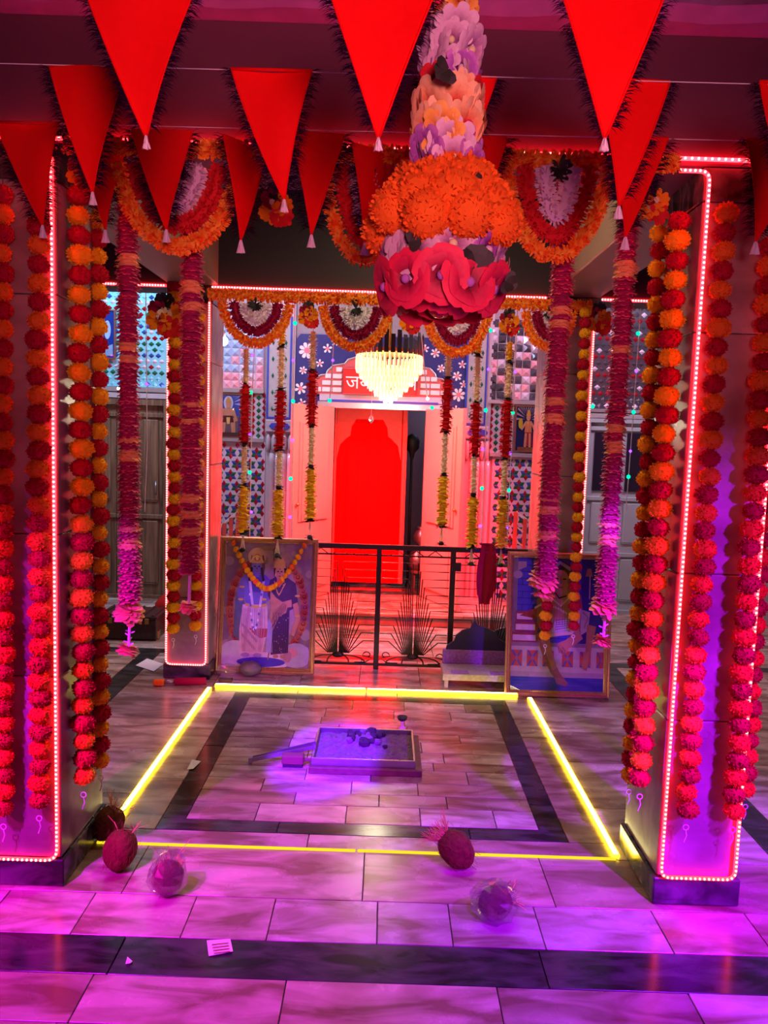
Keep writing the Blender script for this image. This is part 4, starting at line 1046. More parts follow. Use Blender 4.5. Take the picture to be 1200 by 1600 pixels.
#      row py, ring radius px, colour list, count, flower radius px
tiers = [(-40, 20, ['yellow'], 6, 30), (14, 20, ['yellow', 'cream'], 6, 30), (52, 22, ['lilac'], 6, 34), (84, 26, ['lilac'], 6, 36), (120, 28, ['purple', 'lilac'], 7, 34), (150, 32, ['red', 'red', 'cream'], 7, 30),
         (178, 32, ['cream'], 6, 42), (210, 36, ['cream', 'cream', 'yellow'], 7, 42), (240, 32, ['lilac', 'purple'], 7, 38), (258, 34, ['purple', 'lilac'], 7, 34),
         (380, 66, ['lilac', 'lilac', 'purple'], 10, 44), (404, 74, ['lilac', 'purple', 'lilac', 'lilac'], 10, 46), (428, 60, ['lilac', 'pink', 'cream'], 9, 38), (450, 82, ['pink', 'pink', 'pink', 'pink', 'cream'], 12, 42), (458, 36, ['pink'], 6, 40)]
for (py, rr, cols, n, fr) in tiers:
    c = axis(py); R = rr*YC/FPX; s = fr*YC/FPX; off = rh.uniform(0, 6)
    for i in range(n):
        a = off + 2*PI*(i + rh.uniform(-.2,.2))/n; d = Vector((math.cos(a), math.sin(a), rh.uniform(-.5, .1)))
        put_flower(c + Vector((math.cos(a)*R, math.sin(a)*R, rh.uniform(-.01,.01))), cols[i % len(cols)], d, s*rh.uniform(.88, 1.1))
def bigpom(seed):
    r = random.Random(seed); b = MB(); b.ball((0,0,0), .90, 14, 10)
    for d in fib(520):
        d = (d + Vector((r.uniform(-.1,.1),)*3)).normalized(); s = d.cross(Vector((r.uniform(-1,1), r.uniform(-1,1), r.uniform(-1,1)))).normalized(); L = r.uniform(.9, 1.06)
        p = d*.78; e = d*L; m_ = d*(L-.05)
        b.add([p-s*.04, p+s*.04, m_+s*.06, m_-s*.06, e], [(0,1,2,3),(3,2,4)])
    return b.mesh('marigold', 'marigold_orange')
BP = [bigpom(i) for i in (7, 8)]
for (py, rr, n, pr) in ((284, 12, 4, 42), (308, 42, 6, 50), (336, 62, 8, 52), (352, 86, 9, 40)):
    c = axis(py); off = rh.uniform(0, 6)
    for i in range(n):
        a = off + 2*PI*i/n; R = rr*YC/FPX
        inst('marigold', rh.choice(BP), fc, c + Vector((math.cos(a)*R, math.sin(a)*R, rh.uniform(-.014,.014))), (rh.uniform(0,6), rh.uniform(0,6), 0), (pr*YC/FPX*rh.uniform(.92,1.08),)*3)
q = at(750, 333, YC-.14)
obj('tie_ring', MB().tube([q+Vector((.011*math.cos(x), 0, .013*math.sin(x))) for x in [2*PI*k/14 for k in range(14)]], .0016, 5, closed=True), 'petal_peach', fc)
for (px, py, s) in ((742, 415, .05), (700, 108, .035), (640, 378, .03), (790, 440, .03), (742, 282, .02)):
    c = at(px, py, YC-.11); b = MB()
    for i in range(5):
        a = PI*i/5 + px; d = Vector((math.cos(a), -.35, math.sin(a)))
        b.petal(c, d, (-d.z, 0, d.x), s*.8, s*.55, rh.uniform(-.3,.3))
    obj('dark_leaf', b, 'leaf_dark', fc)
obj('end_ball', MB().ball(at(688, 476, YC), .028, 12, 8), 'mirror_red', fc, smooth=True)

# ================================================================== HANGING FLOWER STRINGS (rear)
rt = random.Random(55)
def string(label, x0, x1, y0, segs, ye, Y=4.76):
    """segs: (colour, y start, y end, radius px)"""
    X = lambda y: x0 + (x1-x0)*(y-y0)/(ye-y0)
    t = thing('flower_string', label, 'flower string', at(x1, ye, Y), 'flower strings under the rear beam')
    for (k, a, b, r) in segs:
        A = at(X(a), a, Y); B = at(X(b), b, Y); rad = r*Y/FPX
        if k == 'leaf':
            m_ = MB()
            for i in range(12):
                an = 2*PI*i/12; d = Vector((math.cos(an), math.sin(an), rt.uniform(-.5, .3))); m_.petal(A.lerp(B, .5), d, (-math.sin(an), math.cos(an), 0), rad*1.1, rad*.7, rt.uniform(-.3,.3))
            m_.lathe([(rad*.4, -.012), (rad*.5, 0), (rad*.3, .012)], A.lerp(B, .5), 8)
            obj('leaf_collar', m_, 'leaf_dark', t)
        elif k == 'threads':
            m_ = MB()
            for dx in (-.012, 0, .012): m_.tube([A, B+Vector((dx, 0, 0))], .003, 4)
            obj('thread_tassel', m_, 'petal_white', t)
        else:
            n = max(3, int((b-a)/(3.6 if k == 'white' else 3.4))); m_ = MB()
            for i in range(n):
                c = A.lerp(B, (i+.5)/n); nn = 8
                for j in range(nn):
                    an = 2*PI*(j+.5*(i % 2))/nn + rt.uniform(-.2,.2); d = Vector((math.cos(an), math.sin(an), rt.uniform(-.5,.3)))
                    m_.petal(c + d*rad*.2, d, (-math.sin(an), math.cos(an), 0), rad*rt.uniform(.65, .9), rad*(.75 if k != 'white' else .6), rt.uniform(-.4,.3))
            m_.tube([A, B], rad*.5, 6)
            obj(k+'_petals', m_, 'petal_'+k, t)
    obj('thread', MB().tube([Vector((at(x0, y0, Y).x, Y, ZB)), at(x0, y0, Y), at(x1, ye, Y)], .0015, 4), 'petal_white', t)
def std(y0, yr, yw, yy, ye, yel=None, w=8.0, r=11.5):
    S = []
    if yel: S += [('yellow', yel, y0-6, 8), ('leaf', y0-5, y0-1, 9)]
    S += [('white', y0, yr-4, w), ('leaf', yr-4, yr, 9), ('red', yr, yw-4, r), ('leaf', yw-4, yw, 9), ('white', yw, yy-6, w), ('leaf', yy-6, yy-1, 9), ('yellow', yy, ye-6, r), ('leaf', ye-6, ye, 10), ('threads', ye, ye+24, 3), ('leaf', ye+22, ye+28, 9)]
    return S
string('flower string hanging over the left of the divine couple picture', 386, 379, 500, std(545, 604, 695, 761, 834), 862)
string('flower string hanging over the middle of the divine couple picture', 441, 433, 500, std(544, 610, 704, 765, 842, 515), 870)
string('flower string left of the shrine door', 490, 484, 480, std(518, 580, 668, 732, 814), 842)
string('flower string before the right leaf of the shrine door', 704, 689, 480, std(540, 592, 675, 744, 824), 852)
string('flower string before the right pilaster', 749, 736, 490, std(558, 630, 713, 776, 856, 535), 884)
string('flower string nearest the right rear pillar', 799, 782, 490, std(568, 625, 718, 780, 858, 535), 886)

# ================================================================== FAIRY LIGHTS, BULBS
rb = random.Random(66)
def fairy(label, pts, bulbs, Y):
    P = [at(x, y, Y) for x, y in pts]; P = [Vector((P[0].x, Y, 3.32))] + P
    t = thing('fairy_light_string', label, 'fairy lights', P[-1], 'fairy light strings')
    obj('wire', MB().tube(P, .003, 4), 'white_wire', t)
    for (x, y, c) in bulbs:
        obj('bulb', MB().ball(at(x, y, Y-.01), .013 if c == 'green' else .010, 8, 6), 'bulb_'+c, t, smooth=True)
YFL = 4.97
fairy('fairy light string left of the blue spandrel', [(461, 470), (458, 600), (456, 840)], [(461, 505, 'green'), (458, 563, 'violet'), (458, 627, 'green'), (457, 688, 'violet'), (454, 748, 'green'), (453, 808, 'violet')], YFL)
fairy('fairy light string before the left lobed arch', [(524, 470), (520, 560), (515, 626)], [(520, 563, 'violet'), (515, 626, 'green')], YFL)
fairy('fairy light string at the star mosaic, left bay', [(400, 480), (394, 620), (390, 850)], [(392, 613, 'green'), (394, 555, 'violet'), (390, 678, 'violet'), (390, 738, 'green'), (393, 800, 'violet')], YFL)
fairy('fairy light string right of the chandelier', [(655, 490), (668, 625)], [(652, 502, 'green'), (668, 623, 'warm'), (675, 637, 'green')], YFL)
fairy('fairy light string at the right pilaster', [(766, 490), (760, 640), (752, 850)], [(766, 516, 'green'), (763, 577, 'violet'), (759, 641, 'green'), (754, 702, 'violet'), (753, 763, 'green'), (750, 822, 'violet')], YFL)
fairy('fairy light string before the right framed deity', [(808, 500), (802, 640), (792, 850)], [(808, 518, 'green'), (805, 581, 'violet'), (801, 645, 'green'), (797, 708, 'violet'), (795, 766, 'green'), (792, 825, 'violet')], YFL)
fairy('fairy light string before the grey door', [(1000, 500), (990, 640), (978, 800)], [(997, 521, 'green'), (994, 580, 'violet'), (990, 644, 'green'), (985, 705, 'violet'), (982, 745, 'green')], 5.0)
fairy('fairy light string beside the right rear pillar', [(930, 480), (926, 530), (924, 640)], [(925, 527, 'green'), (921, 590, 'violet'), (926, 635, 'green')], 5.0)
fairy('fairy light string before the wooden door', [(228, 470), (230, 700), (226, 800)], [(205, 607, 'warm'), (185, 607, 'warm'), (229, 600, 'violet')], 5.0)
b0 = at(349, 533, 5.12)
t = thing('light_bulb', 'glowing white bulb beside the left rear pillar', 'bulb', b0)
obj('glass', MB().ball(b0, .03, 12, 8), 'bulb_white', t, smooth=True); obj('socket', MB().lathe([(.012, .02), (.014, .05), (.006, .07)], b0, 10), 'white_wire', t)
obj('cord', MB().tube([b0+Vector((0,0,.07)), Vector((b0.x, b0.y, 3.32))], .003, 5), 'white_wire', t)
c = at(580, 655, 5.5)
t = thing('crystal_drop', 'pink crystal drop hanging before the red curtain', 'pendant', c)
obj('crystal', MB().lathe([(0, -.03), (.02, -.005), (.014, .015), (0, .03)], c, 8), 'crystal_clear', t); obj('thread', MB().tube([c+Vector((0,0,.03)), Vector((c.x, c.y, 3.32))], .001, 4), 'white_wire', t)

# ================================================================== CHANDELIER
YH = 5.85
cc = at(608, 575, YH); U = YH/FPX
ch = thing('chandelier', 'tiered crystal chandelier with black finger ring, lit', 'chandelier', at(608, 630, YH))
zt_ = at(608, 545, YH).z
obj('rod', MB().tube([(cc.x, YH, 3.32), (cc.x, YH, zt_)], .014, 10), 'brass', ch, smooth=True)
obj('canopy_plate', MB().lathe([(.08, 0), (.06, -.03), (.015, -.05)], (cc.x, YH, 3.32), 16), 'black_metal', ch)
R1 = 52*U
ring_ = obj('ring', MB().lathe([(R1*.96, 0), (R1*1.0, 0), (R1*1.0, .025), (R1*.96, .025)], (cc.x, YH, zt_-.04), 32), 'brass', ch)
for i in range(34):
    a = 2*PI*i/34; x, y = cc.x+R1*math.cos(a), YH+R1*math.sin(a); h = .13 + .03*(i % 2)
    ta = Vector((-math.sin(a), math.cos(a), 0)); ra = Vector((math.cos(a), math.sin(a), 0)); c = Vector((x, y, zt_-.05))
    V = [c - ta*.016 - ra*.004, c + ta*.016 - ra*.004, c + ta*.016 + ra*.004, c - ta*.016 + ra*.004]
    V += [v + Vector((0, 0, h)) for v in V[:2]] + [v + Vector((0, 0, h-.03)) for v in V[2:]]
    obj('ring_finger', MB().add(V, [(0,3,2,1),(4,5,6,7),(0,1,5,4),(1,2,6,5),(2,3,7,6),(3,0,4,7)]), 'black_metal', ring_)
def rods(r, z0, z1, n, wd):
    b = MB()
    for i in range(n):
        a = 2*PI*(i+rb.uniform(-.1,.1))/n; x, y = cc.x+r*math.cos(a), YH+r*math.sin(a)
        b.tube([(x, y, z1), (x, y, z0+.012), (x, y, z0)], wd, 4, taper=[1, 1, .2])
    return b
for k, (rp_, ya, yb_, n) in enumerate(((50, 556, 584, 44), (44, 566, 594, 40), (37, 574, 603, 34), (29, 584, 612, 28), (21, 594, 620, 20), (13, 604, 626, 12), (6, 610, 632, 6))):
    obj('crystal_tier', rods(rp_*U, at(608, yb_, YH).z, at(608, ya, YH).z, n, .0055), 'crystal', ch); obj('crystal_tier', rods((rp_+1)*U, at(608, yb_-3, YH).z, at(608, ya+3, YH).z, n+5, .0055), 'crystal_dim', ch)
for i in range(9):
    a = 2*PI*i/9; obj('lamp_bulb', MB().ball((cc.x+R1*.72*math.cos(a), YH+R1*.72*math.sin(a), zt_-.02), .014, 8, 6), 'bulb_warm', ch, smooth=True)
cl = lamp('chandelier_light', 'POINT', (cc.x, YH, zt_-.47), None, (1.0, .90, .62), 20, .10)

# ================================================================== SIGN
xs0, xs1, zs0, zs1 = rect(537, 579, 650, 618, YW)
sg = thing('name_board', 'red signboard with white lettering over the shrine door', 'sign', ((xs0+xs1)/2, YW-.09, zs0))
obj('board', MB().box(xs0, xs1, YW-.085, YW-.05, zs0, zs1, .004), 'sign_red', sg)
obj('board_border', MB().tube([(xs0, YW-.087, zs0), (xs1, YW-.087, zs0), (xs1, YW-.087, zs1), (xs0, YW-.087, zs1)], .005, 5, closed=True), 'plaster_red', sg)
def lettering(s, x, z, size, parent, y):
    cu = bpy.data.curves.new('lettering', 'FONT'); cu.body = s; cu.size = size; cu.extrude = .002
    to = bpy.data.objects.new('lettering_tmp', cu); COL.objects.link(to)
    bpy.context.view_layer.update()
    me = bpy.data.meshes.new_from_object(to.evaluated_get(bpy.context.evaluated_depsgraph_get()))
    bpy.data.objects.remove(to); me.name = 'lettering'; me.materials.clear(); me.materials.append(MATS['white_paint'])
    o = inst('lettering', me, parent, (x, y, z), (PI/2, 0, 0)); return o
LZ = at(560, 608, YW).z
lettering('\u091c\u092f\u092c', at(541, 600, YW).x, LZ, .16, sg, YW-.088)
lettering('\u093e\u092e', at(627, 600, YW).x, LZ, .16, sg, YW-.088)
# ================================================================== CURTAIN AND SHRINE ROOM
YCt = 7.1
cx0, cx1 = at(515, 800, YCt).x, at(632, 800, YCt).x; cz0, cz1 = .16, at(570, 636, YCt).z + .08
cu_ = thing('curtain', 'bright red curtain hanging in the shrine doorway', 'curtain', ((cx0+cx1)/2, YCt, cz0))
def drape(x0, x1, z0, z1, y, n, amp, th=.004):
    V = []; F = []
    for i in range(n+1):
        x = x0+(x1-x0)*i/n; yy = y + amp*math.sin(i*1.1) + amp*.6*math.sin(i*.37)
        V += [(x, yy, z0), (x, yy, z1), (x, yy+th, z0), (x, yy+th, z1)]
    for i in range(n):
        a = i*4; F += [(a, a+4, a+5, a+1), (a+2, a+3, a+7, a+6)]
    return MB().add(V, F)
obj('panel', drape(cx0, cx1, cz0, cz1, YCt, 40, .006), 'curtain_red', cu_, smooth=True)
bw = .05
obj('border', drape(cx0, cx0+bw, cz0, cz1, YCt-.012, 8, .004), 'curtain_border', cu_, smooth=True)
obj('border', drape(cx1-bw*.8, cx1, cz0, cz1, YCt-.012, 8, .004), 'curtain_border', cu_, smooth=True)
ap = [(cx0+.05, cz1), (cx0+.05, cz1-.12)]
for u, v in ((0, .42), (.06, .36), (.12, .33), (.16, .27), (.16, .2), (.2, .14), (.3, .1)): pass
aw = cx1-cx0
arch = [(0, 1), (0, .0)]
top = [(cx0+bw, cz1-.55), (cx0+bw+.03, cz1-.42), (cx0+bw+.09, cz1-.36), (cx0+bw+.12, cz1-.34), (cx0+bw+.13, cz1-.26), (cx0+bw+.17, cz1-.19)]
P = [(cx0+bw, cz1)] + top
mir = [(cx0+cx1-x, z) for x, z in reversed(top)] + [(cx1-bw, cz1)]
obj('border', MB().prism((P + mir)[::-1], YCt-.016, YCt-.012), 'curtain_border', cu_)
obj('curtain_rod', MB().tube([(cx0-.05, YCt, cz1), (DX1+.1, YCt, cz1)], .01, 8), 'brass', cu_)
# oil-lamp stand and vessels in the gap
lx = at(641, 800, 7.35).x
t = thing('lamp_stand', 'dark metal lamp stand in the gap beside the curtain', 'lamp stand', (lx, 7.45, 0))
obj('base', MB().lathe([(.10, 0), (.10, .02), (.03, .06), (.02, .1)], (lx, 7.45, 0), 16), 'black_metal', t, smooth=True)
obj('pole', MB().tube([(lx, 7.45, .1), (lx, 7.45, 1.32)], .014, 8), 'black_metal', t, smooth=True)
obj('bowl', MB().lathe([(.01, 1.28), (.02, 1.32), (.03, 1.36), (.065, 1.40), (.07, 1.47), (.05, 1.51), (.03, 1.53), (0, 1.54)], (lx, 7.45, 0), 12), 'black_metal', t, smooth=True)
obj('lamp_arm', MB().tube([(lx-.08, 7.45, 1.5), (lx, 7.45, 1.5)], .012, 6), 'steel', t)
for i, (px, z, r, m, lab) in enumerate(((650, .58, .09, 'steel', 'upper round steel vessel beside the curtain'), (646, .36, .10, 'steel', 'lower round steel vessel beside the curtain'))):
    x = at(px, 800, 7.35).x
    single('steel_vessel', MB().lathe([(r*.4, z-r), (r*.9, z-r*.5), (r, z), (r*.7, z+r*.6), (r*.5, z+r*.75), (r*.65, z+r)], (x+.07-.02*i, 7.28, 0), 16), m, lab, 'vessel', 'vessels inside the shrine', smooth=True)
tb = thing('vessel_shelf', 'low shelf holding vessels inside the shrine', 'shelf', (lx+.08, 7.38, 0))
obj('shelf_board', MB().box(lx+.03, lx+.33, 7.2, 7.36, .24, .26), 'brick_brown', tb)
for sx in (lx+.05, lx+.31):
    obj('leg', MB().box(sx-.012, sx+.012, 7.22, 7.34, 0, .24), 'brick_brown', tb)

# ================================================================== SMALL FRAMED DEITIES ON THE WALL
def wallpic(label, r, polys, y):
    t = thing('framed_print', label, 'picture', ((r[0]+r[1])/2, y, r[2]))
    obj('backing', MB().box(r[0], r[1], y-.012, y, r[2], r[3]), 'frame_dark', t)
    frame('frame_border', r, .012, 'frame_dark', .02, y, t)
    w_, h_ = r[1]-r[0], r[3]-r[2]
    poly_print('print', [(c, [(r[0]+w_*u, r[2]+h_*v) for u, v in P]) for c, P in polys], t, y=y-.0125, step=.0003)
    obj('glass', MB().box(r[0], r[1], y-.0215, y-.0205, r[2], r[3]), 'picture_glass', t)
def rays(cx, cz, r0, r1, n): 
    return [[(cx+r0*math.cos(a), cz+r0*math.sin(a)), (cx+r1*math.cos(a-.05), cz+r1*math.sin(a-.05)), (cx+r1*math.cos(a+.05), cz+r1*math.sin(a+.05))] for a in [PI*i/n for i in range(n+1)]]
sk = (.62, .40, .30)
p1 = [((.16, .20, .5), [(0,0),(1,0),(1,1),(0,1)])] + [((.5, .5, .75), [(min(1, max(0, x)), min(1, max(0, z))) for x, z in R]) for R in rays(.5, .78, .2, .6, 16)]
p1 += [((.62, .6, .72), ell(.5, .8, .2, .17)), ((.22, .12, .12), [(0,0),(1,0),(1,.12),(0,.12)]), ((.3, .22, .25), [(.1,.1),(.9,.1),(.95,.5),(.05,.5)]),
       (sk, [(.28,.5),(.72,.5),(.66,.68),(.34,.68)]), (sk, [(.2,.1),(.36,.1),(.42,.46),(.22,.44)]), (sk, [(.64,.1),(.8,.1),(.78,.44),(.58,.46)]), (sk, [(.1,.38),(.2,.36),(.36,.64),(.26,.68)]), (sk, [(.9,.38),(.8,.36),(.64,.64),(.74,.68)]),
       ((.25, .08, .10), [(.26,.34),(.74,.34),(.68,.5),(.32,.5)]), ((.7, .55, .3), [(.44,.3),(.56,.3),(.58,.46),(.42,.46)]), (sk, ell(.5, .77, .1, .09)), ((.6, .42, .2), [(.38,.82),(.62,.82),(.58,.9),(.5,.95),(.42,.9)])]
wallpic('small framed seated deity print in the left bay', rect(340, 617, 377, 682, YW), p1, YW-.03)
p2 = [((.06, .08, .22), [(0,0),(1,0),(1,1),(0,1)])] + [((.5, .42, .45), [(min(1, max(0, x)), min(1, max(0, z))) for x, z in R]) for R in rays(.55, .72, .15, .55, 14)]
p2 += [((.35, .2, .12), [(.1,0),(.9,0),(.9,.08),(.1,.08)]), ((.45, .06, .06), [(.36,.1),(.78,.1),(.74,.45),(.42,.45)]), (sk, [(.4,.08),(.5,.08),(.52,.4),(.42,.4)]), (sk, [(.62,.08),(.72,.08),(.7,.4),(.6,.4)]), ((.62, .36, .2), [(.4,.42),(.74,.42),(.7,.68),(.44,.68)]),
       (sk, [(.2,.5),(.28,.46),(.46,.6),(.44,.68)]), (sk, [(.92,.5),(.84,.46),(.7,.6),(.7,.68)]), ((.55, .5, .1), ell(.2, .62, .1, .12)), (sk, ell(.56, .76, .1, .08)), ((.65, .45, .15), [(.44,.8),(.68,.8),(.6,.93),(.52,.93)])]
wallpic('small framed standing deity print in the right bay', rect(805, 636, 838, 704, YW), p2, YW-.03)
p3 = [((.05, .12, .45), [(0,0),(1,0),(1,1),(0,1)]), ((.4, .5, .7), [(.1,.05),(.9,.05),(.9,.3),(.1,.2)]), ((.5, .6, .8), ell(.5, .6, .25, .2))]
wallpic('narrow blue framed print on the far left mosaic', rect(160, 487, 181, 560, YW), p3, YW-.03)

# ================================================================== IRON GATE
YG = 4.95
ztop = at(600, 855, YG).z; zbot = .02
gt = thing('iron_gate', 'black iron railing gate with sunburst bars before the shrine', 'gate', (0, YG, 0))
gx = lambda px: at(px, 950, YG).x
XP = [gx(470), gx(590), gx(705), gx(826)]
obj('top_rail', MB().box(XP[0]-.1, XP[3]+.02, YG-.016, YG+.016, ztop-.016, ztop+.016, .003), 'iron', gt)
zr2 = at(600, 868, YG).z
obj('under_rail', MB().box(XP[0], XP[3], YG-.006, YG+.006, zr2-.005, zr2+.005), 'iron', gt)
obj('bottom_rail', MB().box(XP[0], XP[3], YG-.008, YG+.008, .022, .038), 'iron', gt)
for i, x in enumerate(XP):
    obj('post', MB().box(x-.017, x+.017, YG-.017, YG+.017, 0.0, ztop, .003), 'iron', gt)
for i in range(3):
    x0, x1 = XP[i]+.02, XP[i+1]-.02; cx = (x0+x1)/2; hz = at(600, 1022, YG).z
    for s in (-1, 1):
        side = x0 if s < 0 else x1
        for k in range(11):
            bx = cx + s*(.018 + k*.0142); bz = at(600, 879 + k*12.3, YG).z
            if bz < hz+.02: bz = hz+.02
            obj('ray_bar', MB().tube([(cx+s*(.006+k*.006), YG, hz), (bx, YG, bz), (side, YG, bz)], .0038, 5), 'iron', gt)
        for k in range(2):
            e = cx + s*(.07+.09*k)
            pts = [(cx+s*.015*(1+k), YG, hz-.012)] + [(cx+s*(.015*(1+k)+(.055+.09*k)*math.sin(a)), YG, hz-.012-(hz-.05)*(1-math.cos(a))) for a in (.5, .9, 1.3, 1.57)]
            obj('foot_scroll', MB().tube(pts, .0045, 5), 'iron', gt)
        sp_ = [(side - s*(.035 + (.035-.004*q)*math.cos(q*.6)), YG, .085 + (.035-.004*q)*math.sin(q*.6)*1.0) for q in range(9)]
        obj('corner_scroll', MB().tube([(side-s*.12, YG, .04), (side-s*.05, YG, .042), (side-s*.005, YG, .07)] + sp_, .0042, 5), 'iron', gt)
    obj('sun_hub', MB().ball((cx, YG, hz-.012), .04, 12, 6, (1, .4, .5)), 'iron', gt, smooth=True)
    for px_ in (.22, .5, .78):
        xm = x0+(x1-x0)*px_
        obj('bracket', MB().tube([(xm-.05, YG, zr2), (xm, YG, ztop-.016), (xm+.05, YG, zr2)], .0035, 5), 'iron', gt)
obj('latch', MB().box(XP[2]-.005, XP[2]+.05, YG-.03, YG, at(600, 888, YG).z, at(600, 875, YG).z), 'iron', gt)
# maroon cloth over the rail
xa, xb, za, zb = rect(748, 852, 776, 944, YG-.03)
cm = MB(); n = 12; V = []; F = []
for j in range(n+1):
    f = j/n; wd = .8 + .35*math.sin(PI*f)**1.3 - (.25 if f > .9 else 0); xc = (xa+xb)/2
    for i in range(7):
        u = (i/6-.5)*wd*(xb-xa); V.append((xc+u-.012*f, YG-.024-.012*math.sin(i*1.7+f*2)-.012*f, zb+.0-(zb-za)*f))
for j in range(n):
    for i in range(6): a = j*7+i; F.append((a, a+7, a+8, a+1))
n0 = len(V); V += [(x, y+.006, z) for x, y, z in V]; F += [tuple(n0+q for q in f[::-1]) for f in F]
cm.add(V, F); cm.box(xa, xb, YG-.026, YG+.026, zb-.001, zb+.006, .002)
single('maroon_cloth', cm, 'maroon_cloth', 'maroon cloth hung over the gate rail', 'cloth', smooth=True)

# ================================================================== LARGE FRAMED PICTURES
def bigpic(name_lab, p, polys, yb_, yt, fw=.035):
    """p: photo pixels of the four outer corners tl,tr,br,bl; leans from yb_ (foot) to yt (top)"""
    bl = at(*p[3], yb_); br = at(*p[2], yb_); tl = at(*p[0], yt); tr = at(*p[1], yt)
    w_ = ((br.x-bl.x)+(tr.x-tl.x))/2; zb2 = .004; h_ = (tl.z+tr.z)/2 - zb2; cx = (bl.x+br.x+tl.x+tr.x)/4
    L = math.hypot(h_, yt-yb_); ux = Vector((1, 0, 0)); uv = Vector((0, (yt-yb_)/L, h_/L)); nn = Vector((0, -h_/L, (yt-yb_)/L)); O = Vector((cx-w_/2, yb_, zb2))
    t = thing('framed_picture', name_lab, 'picture', (cx, yb_, zb2))
    T = lambda u, v, d: O + ux*u + uv*v + nn*d
    def blk(u0, u1, v0, v1, d0, d1):
        return MB().add([T(u0,v0,d0),T(u1,v0,d0),T(u1,v0,d1),T(u0,v0,d1),T(u0,v1,d0),T(u1,v1,d0),T(u1,v1,d1),T(u0,v1,d1)], [(0,3,2,1),(4,5,6,7),(0,1,5,4),(1,2,6,5),(2,3,7,6),(3,0,4,7)])
    def mould(a, b):   # mitred moulding piece between outer corners a->b in (u,v)
        prof = [(0, 0), (0, .022), (.006, .028), (.013, .024), (.02, .03), (.028, .018), (fw, .012), (fw, 0)]
        (ua, va), (ub, vb) = a, b; du, dv = ub-ua, vb-va; ln = math.hypot(du, dv); du /= ln; dv /= ln; iu, iv = -dv, du
        V = []
        for (q, sgn) in ((a, 1), (b, -1)):
            for (m_, d) in prof: V.append(T(q[0]+iu*m_+du*m_*sgn, q[1]+iv*m_+dv*m_*sgn, d))
        n = len(prof)
        return MB().add(V, [(i, (i+1) % n, n+(i+1) % n, n+i) for i in range(n)])
    C = [(0, 0), (w_, 0), (w_, L), (0, L)]
    for i in range(4):
        fm_ = obj('frame_moulding', mould(C[i], C[(i+1) % 4]), 'gold_frame', t); bd = MB()
        a, b = Vector((*C[i], 0)), Vector((*C[(i+1) % 4], 0)); m_ = fw*.86
        inn = [Vector((m_, m_, 0)), Vector((w_-m_, m_, 0)), Vector((w_-m_, L-m_, 0)), Vector((m_, L-m_, 0))]
        a, b = inn[i], inn[(i+1) % 4]; k = int((b-a).length/.012)
        for j in range(k):
            q = a.lerp(b, (j+.5)/k); c = T(q.x, q.y, .018); bd.ball(c, .004, 5, 3)
        obj('beading', bd, 'brass', fm_, kind='stuff')
    obj('backboard', blk(fw*.5, w_-fw*.5, fw*.5, L-fw*.5, .001, .006), 'frame_dark', t)
    b = MB(); wi, hi = w_-2*fw, L-2*fw
    for i, (c, P) in enumerate(polys):
        b.add([T(fw+wi*min(1, max(0, u)), fw+hi*min(1, max(0, v)), .0065+i*.00003) for u, v in P], [tuple(range(len(P)))], c)
    obj('print', b, 'print_ink', t)
    obj('glass', blk(fw*.9, w_-fw*.9, fw*.9, L-fw*.9, .012, .0135), 'picture_glass', t)
    return t, T, (w_, L)
def curve(pts, wd, n=None):
    """thick stroke polygon along a polyline"""
    L = []; Rr = []
    for i, p in enumerate(pts):
        a = pts[max(0, i-1)]; b = pts[min(len(pts)-1, i+1)]; dx, dz = b[0]-a[0], b[1]-a[1]; l = math.hypot(dx, dz) or 1
        q = wd if not isinstance(wd, (list, tuple)) else wd[i]
        L.append((p[0]-dz/l*q, p[1]+dx/l*q)); Rr.append((p[0]+dz/l*q, p[1]-dx/l*q))
    return L + Rr[::-1]
BG = (.46, .34, .44)
A1 = [(BG, [(0,0),(1,0),(1,1),(0,1)]), ((.52, .42, .32), ell(.5, .52, .44, .46, 30)), ((.60, .50, .50), ell(.48, .52, .37, .42, 30))]
rk = random.Random(77)
for i in range(60):
    a = 2*PI*i/60 + .05; u, v = .5+.43*math.cos(a), .47+.42*math.sin(a)
    if v > .93 or (abs(u-.5) < .18 and v > .7): continue
    s = rk.uniform(.035, .055); c = rk.choice([(.55, .16, .16), (.62, .25, .26), (.5, .2, .28), (.66, .3, .22)])
    A1 += [(c, ell(u, v, s, s*.72, 9)), (tuple(x*.6 for x in c), ell(u+.006, v-.004, s*.5, s*.36, 7)), (c, ell(u+.004, v, s*.28, s*.2, 6))]
A1 += [((.66, .62, .72), ell(.15, .08, .2, .13)), ((.70, .64, .76), ell(.5, .05, .3, .07)), ((.6, .5, .66), ell(.85, .1, .18, .1)), ((.20, .16, .6), ell(.45, .04, .28, .04)), ((.72, .4, .5), ell(.8, .12, .07, .04)), ((.55, .35, .45), ell(.75, .09, .05, .05))]
for i in range(70):
    u, v = rk.uniform(.02, .98), rk.uniform(.02, .98); q_ = rk.uniform(-.06, .06)
    A1.insert(3, ((.54+q_, .43+q_, .45+q_*1.5), ell(u, v, rk.uniform(.02, .07), rk.uniform(.015, .05), 9)))
BL = (.34, .30, .62); DB = (.24, .22, .50)
